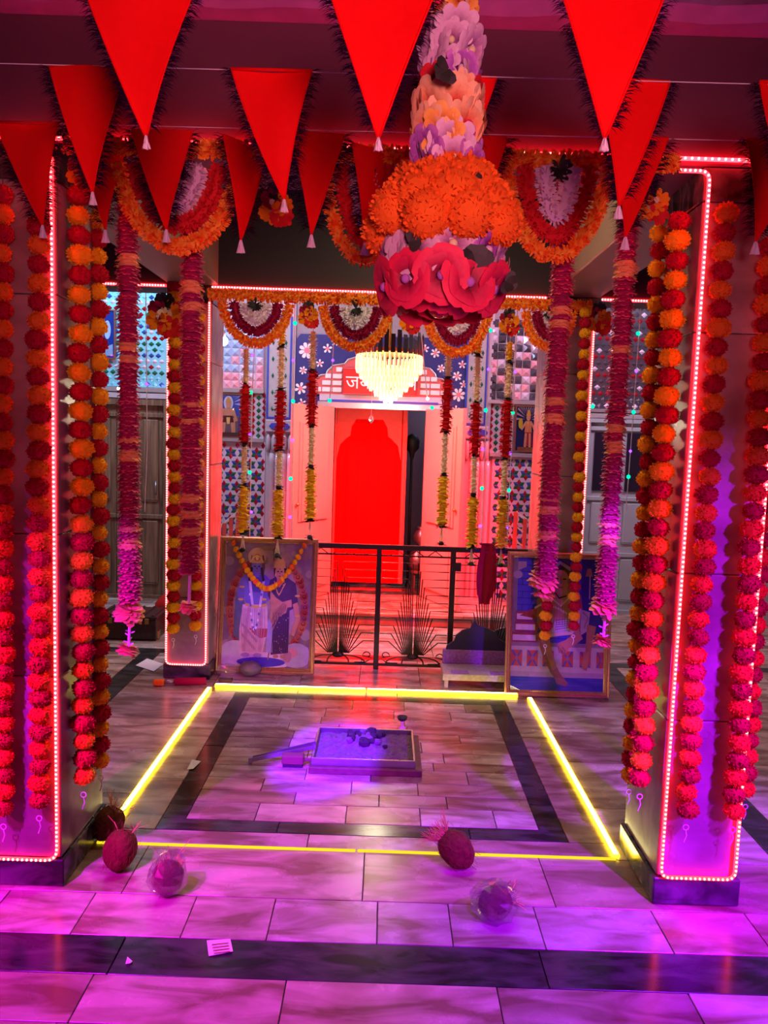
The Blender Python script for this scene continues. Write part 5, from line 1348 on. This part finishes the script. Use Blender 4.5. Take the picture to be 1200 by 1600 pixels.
# the prince: crown, blue body, lilac dhoti, sash
A1 += [((.62, .5, .42), ell(.365, .885, .105, .075)), ((.28, .30, .40), [(.12,.25),(.2,.2),(.24,.5),(.2,.66),(.14,.6)]),
       ((.30, .2, .22), [(.28,.80),(.31,.70),(.44,.70),(.46,.80),(.44,.90),(.30,.90)]),
       (BL, [(.2,.72),(.28,.745),(.46,.745),(.53,.70),(.5,.55),(.44,.5),(.26,.5),(.22,.58)]), (DB, [(.3,.74),(.44,.74),(.42,.6),(.32,.6)]),
       (BL, curve([(.23,.70),(.18,.6),(.2,.52)], [.04,.035,.025])), (BL, curve([(.5,.7),(.53,.58),(.45,.53)], [.04,.035,.025])),
       ((.74, .58, .66), [(.22,.5),(.5,.5),(.52,.3),(.46,.1),(.2,.1),(.19,.3)]), ((.66, .46, .55), curve([(.3,.5),(.27,.3),(.25,.12)], .018)), ((.66, .46, .55), curve([(.42,.5),(.44,.3),(.43,.12)], .018)), ((.58, .40, .52), curve([(.22,.34),(.3,.28),(.4,.2)], .012)), ((.58, .40, .52), curve([(.22,.26),(.3,.2),(.38,.14)], .012)),
       ((.55, .2, .24), [(.3,.31),(.56,.31),(.54,.25),(.44,.23),(.36,.26)]), ((.72, .66, .78), curve([(.29,.7),(.33,.5),(.37,.3)], .014)), ((.72, .66, .78), curve([(.45,.7),(.42,.5),(.37,.3)], .014)), ((.72, .6, .3), curve([(.25,.5),(.37,.48),(.49,.5)], .012)),
       (BL, ell(.365, .80, .062, .062)), (BL, [(.335,.76),(.4,.76),(.4,.72),(.335,.72)]), ((.66, .48, .34), [(.295,.835),(.435,.835),(.42,.9),(.365,.965),(.31,.9)]), ((.5, .3, .26), ell(.365, .88, .04, .03)), ((.75, .6, .4), ell(.365, .875, .018, .018)),
       ((.08, .06, .2), ell(.342, .808, .013, .005)), ((.08, .06, .2), ell(.39, .808, .013, .005)), ((.5, .2, .3), ell(.366, .768, .016, .005)), ((.2, .16, .45), [(.362,.805),(.37,.805),(.375,.786),(.357,.786)]), ((.7, .4, .2), [(.362,.822),(.369,.822),(.367,.85)]),
       ((.45, .3, .25), curve([(.53,.06),(.57,.25),(.56,.45),(.6,.62)], .008))]
# the princess: dark sari, crown
SR = (.22, .14, .26); GS = (.62, .42, .34)
A1 += [((.5, .36, .36), ell(.64, .84, .10, .07)), ((.10, .06, .08), ell(.635, .78, .075, .09)), (SR, [(.52,.70),(.60,.735),(.70,.735),(.82,.68),(.86,.5),(.76,.46),(.76,.12),(.56,.1),(.54,.3),(.56,.5),(.5,.58)]),
       (GS, [(.53,.62),(.6,.56),(.74,.5),(.72,.44),(.62,.4),(.53,.3),(.54,.46)]), ((.52, .34, .30), curve([(.55,.36),(.63,.46),(.73,.5)], .012)), ((.5, .36, .34), curve([(.56,.28),(.64,.42),(.72,.47)], .008)),
       ((.66, .42, .34), curve([(.82,.52),(.86,.4),(.8,.26)], [.03,.028,.02])), ((.66, .42, .34), curve([(.54,.56),(.66,.5),(.78,.52)], [.03,.026,.03])),
       ((.66, .44, .36), ell(.63, .765, .055, .06)), ((.66, .44, .36), [(.605,.73),(.655,.73),(.66,.695),(.6,.695)]), ((.68, .48, .28), [(.56,.8),(.7,.8),(.69,.85),(.64,.9),(.57,.85)]), ((.05, .03, .05), ell(.612, .772, .012, .005)), ((.05, .03, .05), ell(.652, .772, .012, .005)), ((.55, .08, .1), ell(.632, .735, .014, .005)), ((.5, .3, .25), [(.629,.77),(.636,.77),(.64,.752),(.626,.752)]), ((.6, .05, .05), ell(.632, .793, .006, .007)),
       ((.7, .5, .25), curve([(.6,.69),(.63,.65),(.67,.69)], .008)), ((.7, .5, .25), curve([(.57,.68),(.63,.58),(.7,.68)], .006))]
for i in range(26):
    u, v = rk.uniform(.57, .75), rk.uniform(.12, .42); A1.append(((.6, .5, .55), ell(u, v, .005, .004, 6)))
A1 += [((.5, .46, .68), [(.5,.12),(.58,.12),(.57,.34),(.52,.4)])]
for k in range(14):     # folds of the dhoti and of the sari
    u = .215+.02*k; A1.append(((.60-.02*(k % 3), .42, .52), curve([(u, .47), (u+.012*math.sin(k), .3), (.24+.016*k, .12)], .0035)))
for k in range(9):
    A1.append(((.50, .32, .28), curve([(.55+.006*k, .30+.02*k), (.62+.008*k, .42+.012*k), (.72, .47+.004*k)], .003)))
    A1.append(((.14, .08, .17), curve([(.575+.02*k, .44), (.575+.021*k, .28), (.57+.02*k, .12)], .003)))
for k in range(16):     # flower garlands, jewels, armlets
    t_ = k/15; A1.append(((.82, .78, .86) if k % 2 else (.30, .30, .62), ell(.29+.15*t_, .72-.42*(1-(2*t_-1)**2)**.8, .014, .012, 7)))
    A1.append(((.75, .55, .28), ell(.575+.11*t_, .69-.10*(1-(2*t_-1)**2), .006, .006, 6)))
    A1.append(((.80, .62, .34), ell(.29+.15*t_, .845+.05*math.sin(PI*t_), .007, .007, 6)))
for (u, v) in ((.205, .64), (.525, .64), (.195, .54), (.46, .545), (.845, .58), (.85, .42)): A1.append(((.75, .55, .25), ell(u, v, .032, .010, 8)))
for (u, v) in ((.305, .775), (.425, .775), (.585, .745), (.68, .745)): A1.append(((.82, .66, .35), ell(u, v, .010, .016, 7)))
A1 += [((.14, .10, .12), curve([(.31,.80),(.30,.74),(.285,.69)], .014)), ((.14, .10, .12), curve([(.42,.80),(.435,.74),(.45,.69)], .014)), ((.30, .20, .16), curve([(.56,.86),(.55,.95),(.58,.97),(.60,.93)], .006)), ((.48, .40, .60), ell(.27, .095, .05, .018)), ((.48, .40, .60), ell(.41, .095, .05, .018)), ((.55, .36, .30), ell(.62, .09, .035, .014)), ((.55, .36, .30), ell(.70, .09, .035, .014))]
pic1, T1, D1 = bigpic('gold framed picture of a divine couple with marigolds, left of gate', [(345, 838), (498, 842), (491, 1050), (338, 1051)], A1, 4.78, 4.90)
# marigold garland draped over the left picture
gl = thing('marigold_garland', 'loop of yellow marigolds draped on the divine couple picture', 'garland', T1(D1[0]*.5, D1[1]*.6, .04))
for i in range(25):
    t_ = i/24; u = .14+.72*t_; v = .95 - .33*(1-(abs(2*t_-1))**1.7)
    inst('marigold', rg.choice(POM['yellow' if i % 4 else 'orange']), gl, T1(D1[0]*u, D1[1]*v, .033+.004*(i % 2)), (1.3, rg.uniform(-.3,.3), rg.uniform(0,6)), (.021, .021, .017))
# seated man with manuscripts
A2 = [((.16, .16, .50), [(0,0),(1,0),(1,1),(0,1)])]
for i in range(14):
    z = .34+.05*i; A2.append(((.10, .10, .36), [(0,z),(1,z),(1,z+.006),(0,z+.006)]))
    for j in range(5): x = j*.2+(.1 if i % 2 else 0); A2.append(((.10, .10, .36), [(x,z),(x+.008,z),(x+.008,z+.05),(x,z+.05)]))
A2 += [((.34, .30, .30), [(0,.34),(.05,.34),(.05,1),(0,1)]), ((.46, .40, .40), [(.05,.9),(.14,.93),(.14,.97),(.05,.97)]), ((.46, .42, .42), ell(.05, .87, .05, .03)), ((.12, .12, .3), [(.74,.32),(1,.32),(1,1),(.74,1)]),
       ((.55, .35, .16), [(.80,.93),(.84,.93),(.86,.87),(.78,.87)]), ((.7, .6, .4), curve([(.83,.88),(.83,.7)], .005)),
       ((.60, .52, .50), [(0,.12),(1,.12),(1,.36),(0,.36)]), ((.42, .34, .36), [(0,.33),(1,.33),(1,.36),(0,.36)]), ((.52, .44, .46), [(0,.1),(1,.1),(1,.14),(0,.14)]), ((.12, .16, .44), [(0,0),(1,0),(1,.1),(0,.1)])]
for u in (.0, .17, .34, .55, .74, .92):
    A2 += [((.60, .22, .18), [(u,.18),(u+.12,.18),(u+.12,.30),(u,.30)]), ((.20, .26, .48), [(u,.18),(u+.02,.18),(u+.12,.30),(u+.10,.30)]), ((.20, .26, .48), [(u+.10,.18),(u+.12,.18),(u+.02,.30),(u,.30)]), ((.5, .3, .3), ell(u+.06, .24, .018, .02, 6))]
for (x1, z0, w_) in ((.28, .36, .28), (.27, .44, .24), (.24, .52, .2)):
    A2 += [((.42, .14, .14), [(x1-w_,z0),(x1,z0),(x1+.02,z0+.03),(x1,z0+.075),(x1-w_,z0+.075)]), ((.68, .58, .62), [(x1-w_+.01,z0+.012),(x1-.02,z0+.012),(x1-.02,z0+.055),(x1-w_+.01,z0+.055)])]
SK = (.60, .36, .28); SD = (.46, .26, .20)
A2 += [((.40, .16, .10), [(.08,.56),(.26,.54),(.30,.62),(.2,.61)]), (SD, [(.26,.68),(.32,.78),(.42,.80),(.62,.80),(.74,.72),(.78,.5),(.7,.42),(.34,.42),(.27,.5)]), (SK, [(.32,.68),(.4,.74),(.6,.74),(.68,.66),(.66,.46),(.38,.46)]),
       ((.66, .56, .62), [(.38,.42),(.72,.44),(.74,.62),(.68,.68),(.6,.5),(.4,.5)]), ((.75, .66, .70), [(.42,.44),(.68,.47),(.66,.56),(.46,.52)]), ((.55, .5, .45), [(.74,.62),(.84,.6),(.82,.46),(.74,.42)]), ((.45, .38, .3), curve([(.76,.6),(.82,.56),(.78,.48)], .008)),
       (SD, curve([(.33,.44),(.38,.3),(.46,.16),(.54,.08)], [.07,.055,.04,.03])), (SK, curve([(.34,.44),(.4,.3),(.47,.16)], [.05,.035,.025])), (SD, [(.46,.12),(.52,.14),(.62,.06),(.6,.035),(.5,.05)]), ((.5, .3, .22), curve([(.86,.5),(.83,.3),(.8,.16)], [.05,.03,.02])), ((.58, .36, .22), [(.76,.17),(.83,.18),(.84,.3),(.78,.3)]),
       (SK, curve([(.74,.44),(.64,.37),(.54,.33)], [.05,.04,.03])), (SK, [(.5,.36),(.6,.39),(.62,.31),(.56,.27),(.5,.31)]), (SD, curve([(.53,.31),(.56,.285)], .006)), (SD, curve([(.55,.33),(.585,.3)], .006)),
       ((.68, .60, .58), curve([(.24,.62),(.34,.66),(.5,.62),(.6,.58)], .008)), ((.7, .62, .55), curve([(.42,.70),(.52,.64),(.6,.70)], .006)),
       ((.16, .08, .07), ell(.5, .89, .13, .09)), (SK, ell(.51, .83, .095, .085)), (SK, [(.45,.78),(.58,.78),(.6,.72),(.44,.72)]), ((.5, .42, .5), curve([(.4,.9),(.5,.97),(.62,.92)], .014)), ((.1, .06, .06), ell(.47, .845, .02, .006)), ((.1, .06, .06), ell(.555, .845, .02, .006)), (SD, [(.508,.85),(.52,.85),(.53,.805),(.50,.805)]), ((.5, .16, .14), ell(.515, .782, .024, .006)), ((.75, .3, .2), [(.508,.875),(.518,.875),(.514,.92)]), (SD, ell(.6, .83, .014, .025)), ((.12, .08, .1), curve([(.46,.74),(.5,.70),(.58,.72)], .006)),
       ((.72, .62, .5), [(.38,.4),(.66,.43),(.64,.455),(.36,.42)])]
for k in range(12):
    A2.append(((.52, .30, .23), curve([(.36+.03*k, .50), (.37+.028*k, .58), (.36+.03*k, .66)], .0028)))
    A2.append(((.58, .50, .56), curve([(.42+.024*k, .45), (.44+.022*k, .55)], .003)))
for k in range(4):
    A2.append(((.42, .24, .18), curve([(.55+.02*k, .075-.006*k), (.575+.016*k, .055-.004*k)], .004)))
    A2.append(((.46, .26, .20), curve([(.505+.022*k, .335-.012*k), (.52+.022*k, .285-.004*k)], .005)))
for k in range(5):
    A2.append(((.30, .20, .24), curve([(.47, .462+.018*k), (.64, .485+.014*k)], .0022)))
pic2, T2, D2 = bigpic('gold framed picture of a seated man with books, right of gate', [(793, 859), (956, 868), (950, 1091), (788, 1084)], A2, 4.50, 4.60)

# ================================================================== LOW ALTAR SEAT
Yc0, Yc1 = 4.60, 4.88
x0, x1 = at(693, 1050, Yc0).x, at(800, 1050, Yc0).x
cs = thing('altar_seat', 'low painted altar seat with dark pointed backboard beside the gate', 'altar seat', ((x0+x1)/2, Yc0, 0))
for lx_ in (x0+.02, x1-.02):
    for ly in (Yc0+.02, Yc1-.02): obj('leg', MB().box(lx_-.012, lx_+.012, ly-.012, ly+.012, 0, .055), 'chowki_paint', cs)
obj('seat', MB().box(x0, x1, Yc0, Yc1, .055, .085, .004), 'chowki_paint', cs)
obj('seat_edge', MB().box(x0-.004, x1+.004, Yc0-.008, Yc0, .05, .09, .002), 'chowki_paint', cs)
for u in (.12, .7): obj('floral_patch', MB().box(x0+(x1-x0)*u, x0+(x1-x0)*(u+.26), Yc0+.02, Yc0+.09, .085, .0875), 'chowki_floral', cs)
obj('back_rail', MB().box(x0+.01, x1, Yc1-.05, Yc1-.02, .085, .175, .004), 'chowki_floral', cs)
bx0, bx1 = x0+.03, x1+.01; mid = (bx0+bx1)/2-.02
shp = [(bx0, .175), (bx0+.005, .20), (bx0+.05, .23), (bx0+.06, .265), (bx0+.1, .30), (bx0+.15, .315), (mid-.02, .335), (mid, .365), (mid+.02, .335), (bx1-.13, .315), (bx1-.08, .29), (bx1-.06, .25), (bx1-.01, .225), (bx1, .175)]
obj('backboard', MB().prism(shp, Yc1-.045, Yc1-.025), 'velvet_dark', cs)
# black round drum behind the altar seat
dm = at(786, 1018, 5.2); dm.z = .115
t = thing('drum', 'black round drum lying behind the altar seat', 'drum', (dm.x, 5.2, 0))
obj('shell', MB().tube([(dm.x, 5.1, .13), (dm.x, 5.13, .13), (dm.x, 5.29, .13), (dm.x, 5.32, .13)], .125, 20, taper=[.95, 1, 1, .95]), 'black_metal', t, smooth=True)
obj('hoop', MB().tube([(dm.x+.128*math.cos(a), 5.11, .13+.128*math.sin(a)) for a in [2*PI*k/24 for k in range(24)]], .006, 5, closed=True), 'steel', t)
# stair rails beside the shrine
for (s, pa, pb, lab) in ((-1, (340, 826), (372, 800), 'red stair railing at the left bay'), (1, (850, 832), (806, 800), 'red stair railing at the right bay')):
    a = at(*pa, 6.6); b = at(*pb, 6.6)
    t = thing('stair_railing', lab, 'railing', (a.x, 6.6, 0), 'stair railings')
    for dz in (0, -.12, -.24): obj('rail', MB().tube([a+Vector((0,0,dz)), b+Vector((0,0,dz))], .014 if dz == 0 else .008, 6), 'silver_trim', t)
    for k in range(4):
        p = a.lerp(b, k/3); obj('baluster', MB().box(p.x-.015, p.x+.015, 6.585, 6.615, 0, p.z), 'stair_red', t)

# ================================================================== FIRE PIT AND ITS TOOLS
k0 = fl(481, 1212); k1 = fl(659, 1212); kb = fl(492, 1140, .05)
kx0, kx1, ky0 = k0.x, k1.x, (k0.y+k1.y)/2; ky1 = ky0+.42
hk = thing('fire_pit', 'square metal fire pit tray full of ash in the floor centre', 'fire pit', ((kx0+kx1)/2, (ky0+ky1)/2, 0))
obj('base_plate', MB().box(kx0, kx1, ky0, ky1, .0, .03, .003), 'rust', hk)
wt = .035
for (a, b, c, d) in ((kx0+.01, kx1-.03, ky0+.02, ky0+.03), (kx0+.01, kx1-.03, ky1-.03, ky1-.02), (kx0+.01, kx0+.02, ky0+.03, ky1-.03), (kx1-.04, kx1-.03, ky0+.03, ky1-.03)):
    obj('tray_wall', MB().box(a, b, c, d, .03, .065, .002), 'steel', hk)
ra = random.Random(9); n = 44; V = []; F = []
from mathutils import noise as mnoise
for j in range(n+1):
    for i in range(n+1):
        u, v = i/n, j/n; e = min(u, 1-u, v, 1-v)
        h = .040 + .016*min(1, e*6)*(.6+mnoise.noise(Vector((u*6, v*6, 2)))*.9) + .010*mnoise.noise(Vector((u*26, v*26, 7))) + .035*math.exp(-((u-.5)**2*22+(v-.62)**2*30))
        V.append((kx0+.02+(kx1-kx0-.06)*u, ky0+.03+(ky1-ky0-.06)*v, h))
for j in range(n):
    for i in range(n): a = j*(n+1)+i; F.append((a, a+1, a+n+2, a+n+1))
obj('ash_bed', MB().add(V, F), 'ash', hk, kind='stuff')
for i in range(26):
    u, v = ra.gauss(.47, .13), ra.gauss(.58, .12); x = kx0+(kx1-kx0)*min(.85, max(.12, u)); y = ky0+(ky1-ky0)*min(.85, max(.15, v)); s = ra.uniform(.012, .03)
    f_ = ra.uniform(0, 6); z = .06+.03*math.exp(-((u-.5)**2*22+(v-.62)**2*30))
    obj('charcoal', MB().ball((x, y, z), s, 7, 5, (ra.uniform(.7,1.3), ra.uniform(.6,1.2), ra.uniform(.5,.9)), fn=lambda d: 1+.3*math.sin(5*d.x+f_)*math.cos(4*d.y+f_)), 'char' if i % 3 else 'ash', hk)
# tongs
ta, tb_ = fl(393, 1186, .02), fl(493, 1164, .075)
tg = thing('tongs', 'long steel tongs leaning on the fire pit edge', 'tongs', ta)
for s in (-1, 1):
    off = Vector((0, s*.024, 0)); obj('tong_arm', MB().bar(ta+off*.45, tb_+off, .005, .018), 'steel', tg)
obj('tong_bend', MB().box(ta.x-.012, ta.x+.004, ta.y-.014, ta.y+.014, .008, .03), 'steel', tg)
# brown block with peg
bk = fl(455, 1200); bt = thing('wooden_brush', 'small brown brush block lying before the tongs', 'brush', bk)
obj('block', MB().box(bk.x-.045, bk.x+.055, bk.y, bk.y+.05, .012, .055, .006), 'brick_brown', bt); obj('bristles', MB().box(bk.x-.04, bk.x+.05, bk.y+.005, bk.y+.045, 0, .012), 'char', bt)
obj('handle', MB().tube([(bk.x+.055, bk.y+.025, .03), (bk.x+.10, bk.y+.03, .03)], .008, 8), 'brick_brown', bt)
# white tile behind the pit, little goblet
q = fl(540, 1136); single('ceramic_tile', MB().box(q.x, q.x+.235, ky1+.015, ky1+.075, .0, .012, .002), 'paper', 'white ceramic tile with dark smudge behind the fire pit', 'tile')
q = fl(628, 1139)
t = thing('incense_goblet', 'small dark incense goblet behind the fire pit', 'goblet', q)
obj('stem', MB().lathe([(.02, 0), (.018, .006), (.006, .02), (.006, .035), (.012, .042)], q, 14), 'paper', t, smooth=True); obj('bowl', MB().lathe([(.008, .042), (.022, .05), (.028, .066), (.025, .066), (.01, .052), (0, .05)], q, 16), 'black_metal', t, smooth=True)

# ================================================================== COCONUTS
rn = random.Random(101)
def coconut(label, px, py, r, tilt, rotz, fibre=0, ln=1.22, group='coconuts on the floor'):
    c = fl(px, py, r*.95); t = thing('coconut', label, 'coconut', (c.x, c.y, 0), group)
    M_ = Euler((0, tilt, rotz)).to_matrix(); b = MB()
    b.ball((0,0,0), r, 18, 14, (1, 1, ln), fn=lambda d: 1 + .03*math.cos(3*math.atan2(d.y, d.x)) + .015*math.sin(9*d.x+5*d.z) - (.10*max(0, d.z)**4))
    b.v = [tuple(M_ @ Vector(v)) for v in b.v]; zmin = min(v[2] for v in b.v); b.v = [(v[0]+c.x, v[1]+c.y, v[2]-zmin+.001) for v in b.v]; cz = -zmin+.001; C = Vector((c.x, c.y, cz))
    hk_ = obj('husk', b, 'coconut_husk', t, smooth=True)
    hb = MB()
    for i in range(180):
        d = Vector((rn.gauss(0,1), rn.gauss(0,1), rn.gauss(0,1))).normalized(); p = Vector((d.x*r, d.y*r, d.z*r*ln)); e = p*1.02 + Vector((rn.uniform(-.3,.3)*r, rn.uniform(-.3,.3)*r, rn.choice((-1,1))*r*.5)); e = e.normalized()*max(e.length*.98, r*1.03)
        P = [C+M_@p*.99, C+M_@(p.lerp(e, .5)*1.03), C+M_@e]
        if min(q.z for q in P) < .002: continue
        hb.tube(P, .0005, 3, caps=False)
    obj('husk_hair', hb, 'husk_hair', hk_, kind='stuff'); hb = MB()
    for i in range(fibre):
        a = rn.uniform(0, 6.28); p = Vector((math.cos(a)*r*.45, math.sin(a)*r*.45, r*ln*.85)); d = Vector((math.cos(a)*.6, math.sin(a)*.6, 1))*r*rn.uniform(.4, 1.0); k = Vector((rn.uniform(-1,1), rn.uniform(-1,1), rn.uniform(-.6,.6)))*r*.5
        P = [C+M_@p, C+M_@(p+d*.5+k*.25), C+M_@(p+d+k)]; P = [Vector((v.x, v.y, max(v.z, .003))) for v in P]
        hb.tube(P, .0009, 3, caps=False)
    if hb.f: obj('husk_fibres', hb, 'fibre', t, kind='stuff')
    return t, C
coconut('coconut half hidden at the foot of the left pillar', 170, 1292, .054, .5, .4, 40)
coconut('dark coconut before the left pillar plinth', 188, 1335, .056, .35, 1.0, 6, 1.25)
_, C3 = coconut('coconut wrapped in clear film on the left', 262, 1375, .050, .2, .3, 6, 1.12)
coconut('hairy coconut lying on the thin yellow strip', 712, 1330, .056, -.95, -.45, 90, 1.3)
_, C5 = coconut('coconut wrapped in clear film on the right', 775, 1412, .050, 1.2, .2, 6, 1.12)
def bag(label, C, s, sx, seed):
    r = random.Random(seed); b = MB()
    def fn(d):
        k = 1 + .10*math.sin(6*math.atan2(d.y, d.x)+seed)*(1-abs(d.z)) + .16*mnoise.noise(d*4+Vector((seed, 0, 0)))
        return k + 1.5*max(0, d.dot(Vector((.25*sx, .1, .96)).normalized() if sx > 0 else Vector((-.86, -.3, .35)).normalized())-.72)
    b.ball((0,0,0), s, 12, 8, (1.12, 1.0, 1.12), fn=fn); zm = min(v[2] for v in b.v)
    b.v = [(v[0]+C.x, v[1]+C.y, max(.0015, v[2]+C.z)) for v in b.v]
    single('plastic_bag', b, 'plastic_film', label, 'bag', 'clear bags around coconuts')
bag('clear plastic film around the left wrapped coconut', C3, .058, 1, 3)
bag('clear plastic film around the right wrapped coconut', C5, .062, -1, 5)

# ================================================================== LITTER AND ODDS ON THE FLOOR
def sheet(label, corners, cat='paper', m='paper', name='paper_note', ht=.0015):
    P = [fl(*c) for c in corners]; n = len(P)
    b = MB().add([(p.x, p.y, .001+ht*(i % 2)*2) for i, p in enumerate(P)] + [(p.x, p.y, .0025+ht*(i % 2)*2) for i, p in enumerate(P)], [tuple(range(n-1, -1, -1)), tuple(range(n, 2*n))] + [(i, (i+1) % n, n+(i+1) % n, n+i) for i in range(n)])
    return b, single(name, b, m, label, cat)
_, nt_ = sheet('small printed paper lying on the dark floor band', [(326, 1495), (364, 1489), (360, 1468), (323, 1472)])
pr = MB()
for k in range(4):
    a = fl(331+k, 1476+k*4.5, .0065); c2 = fl(357+k*.8, 1473+k*4.5, .0065); pr.bar(a, c2, .003, .0004)
o = obj('printed_lines', pr, 'petal_maroon', nt_)
sheet('white paper sheet on the floor behind the left rear pillar', [(212, 1040), (240, 1050), (256, 1038), (230, 1030)])
sheet('tiny crumpled scrap on the dark band', [(196, 1507), (204, 1510), (207, 1503), (199, 1500)], 'scrap', name='paper_scrap', ht=.004)
sheet('white scrap ring on the dark floor frame at the left', [(292, 1203), (302, 1203), (314, 1190), (300, 1189)], 'scrap', name='paper_scrap', ht=.002)
# red bottle-shaped packet at the left rear pillar
a = fl(243, 1066, .02); c2 = fl(322, 1064, .02)
t = thing('hand_tool', 'dark red handled tool with orange tip at the left rear pillar', 'tool', (a.x, a.y, 0))
obj('barrel', MB().tube([a.lerp(c2, .38), a.lerp(c2, 1.0)], .022, 12), 'maroon_cloth', t, smooth=True); obj('neck', MB().tube([a.lerp(c2, .16), a.lerp(c2, .38)], .012, 10), 'steel', t, smooth=True); obj('cap', MB().box(a.x-.01, a.x+.05, a.y-.018, a.y+.018, .004, .036, .004), 'marigold_orange', t)
# things piled at the foot of the left picture
q = fl(352, 1058)
single('clear_packet', MB().ball((q.x, q.y+.03, .04), .05, 12, 8, (1.4, .7, .8), fn=lambda d: 1+.18*mnoise.noise(d*4)), 'plastic_film', 'crumpled clear packet at the foot of the couple picture', 'packet')
q = fl(390, 1058)
b = MB(); b.ball((0,0,0), .062, 14, 10, (1.15, .7, .75), fn=lambda d: 1+.16*mnoise.noise(d*3+Vector((4,0,0)))); zm = min(v[2] for v in b.v); b.v = [(v[0]+q.x, v[1]+q.y+.02, v[2]-zm+.001) for v in b.v]
single('dark_pouch', b, 'pouch_dark', 'dark pouch leaning on the couple picture frame', 'pouch', smooth=True)
q = fl(350, 1064); single('match_box', MB().box(q.x-.03, q.x+.05, q.y-.02, q.y+.02, 0, .016, .002), 'lacquer', 'dark matchbox beside the yellow light corner', 'matchbox')
# harmonium box, cup and red bundle at the back left
q = fl(200, 1000)
t = thing('lacquered_box', 'dark lacquered box on the floor behind the left garland', 'box', (q.x, q.y, 0))
obj('case', MB().box(q.x-.22, q.x+.20, q.y, q.y+.3, 0, .15, .006), 'lacquer', t); lid = obj('lid', MB().box(q.x-.225, q.x+.205, q.y-.006, q.y+.31, .15, .175, .004), 'lacquer', t)
for k in range(6): obj('lid_rib', MB().tube([(q.x-.2+k*.075, q.y, .178), (q.x-.2+k*.075, q.y+.3, .178)], .008, 6), 'lacquer', lid)
for sx in (-.14, .12): obj('clasp', MB().box(q.x+sx, q.x+sx+.03, q.y-.012, q.y, .12, .16, .003), 'brass', t)
q = fl(243, 998); single('brass_cup', MB().lathe([(.025, 0), (.032, .01), (.034, .06), (.036, .062), (.03, .06), (.02, .02), (0, .015)], q, 16), 'brass', 'small brass cup on the floor beside the lacquered box', 'cup', smooth=True)
q = fl(262, 985)
b = MB(); b.ball((0,0,0), .15, 16, 12, (1.05, .8, .95), fn=lambda d: 1+.14*mnoise.noise(d*2.5) - .12*max(0, d.z)); zm = min(v[2] for v in b.v); b.v = [(v[0]+q.x+.02, v[1]+q.y+.12, v[2]-zm+.001) for v in b.v]
single('red_bundle', b, 'red_cloth', 'red cloth bundle on the floor behind the left rear pillar', 'bundle', smooth=True)
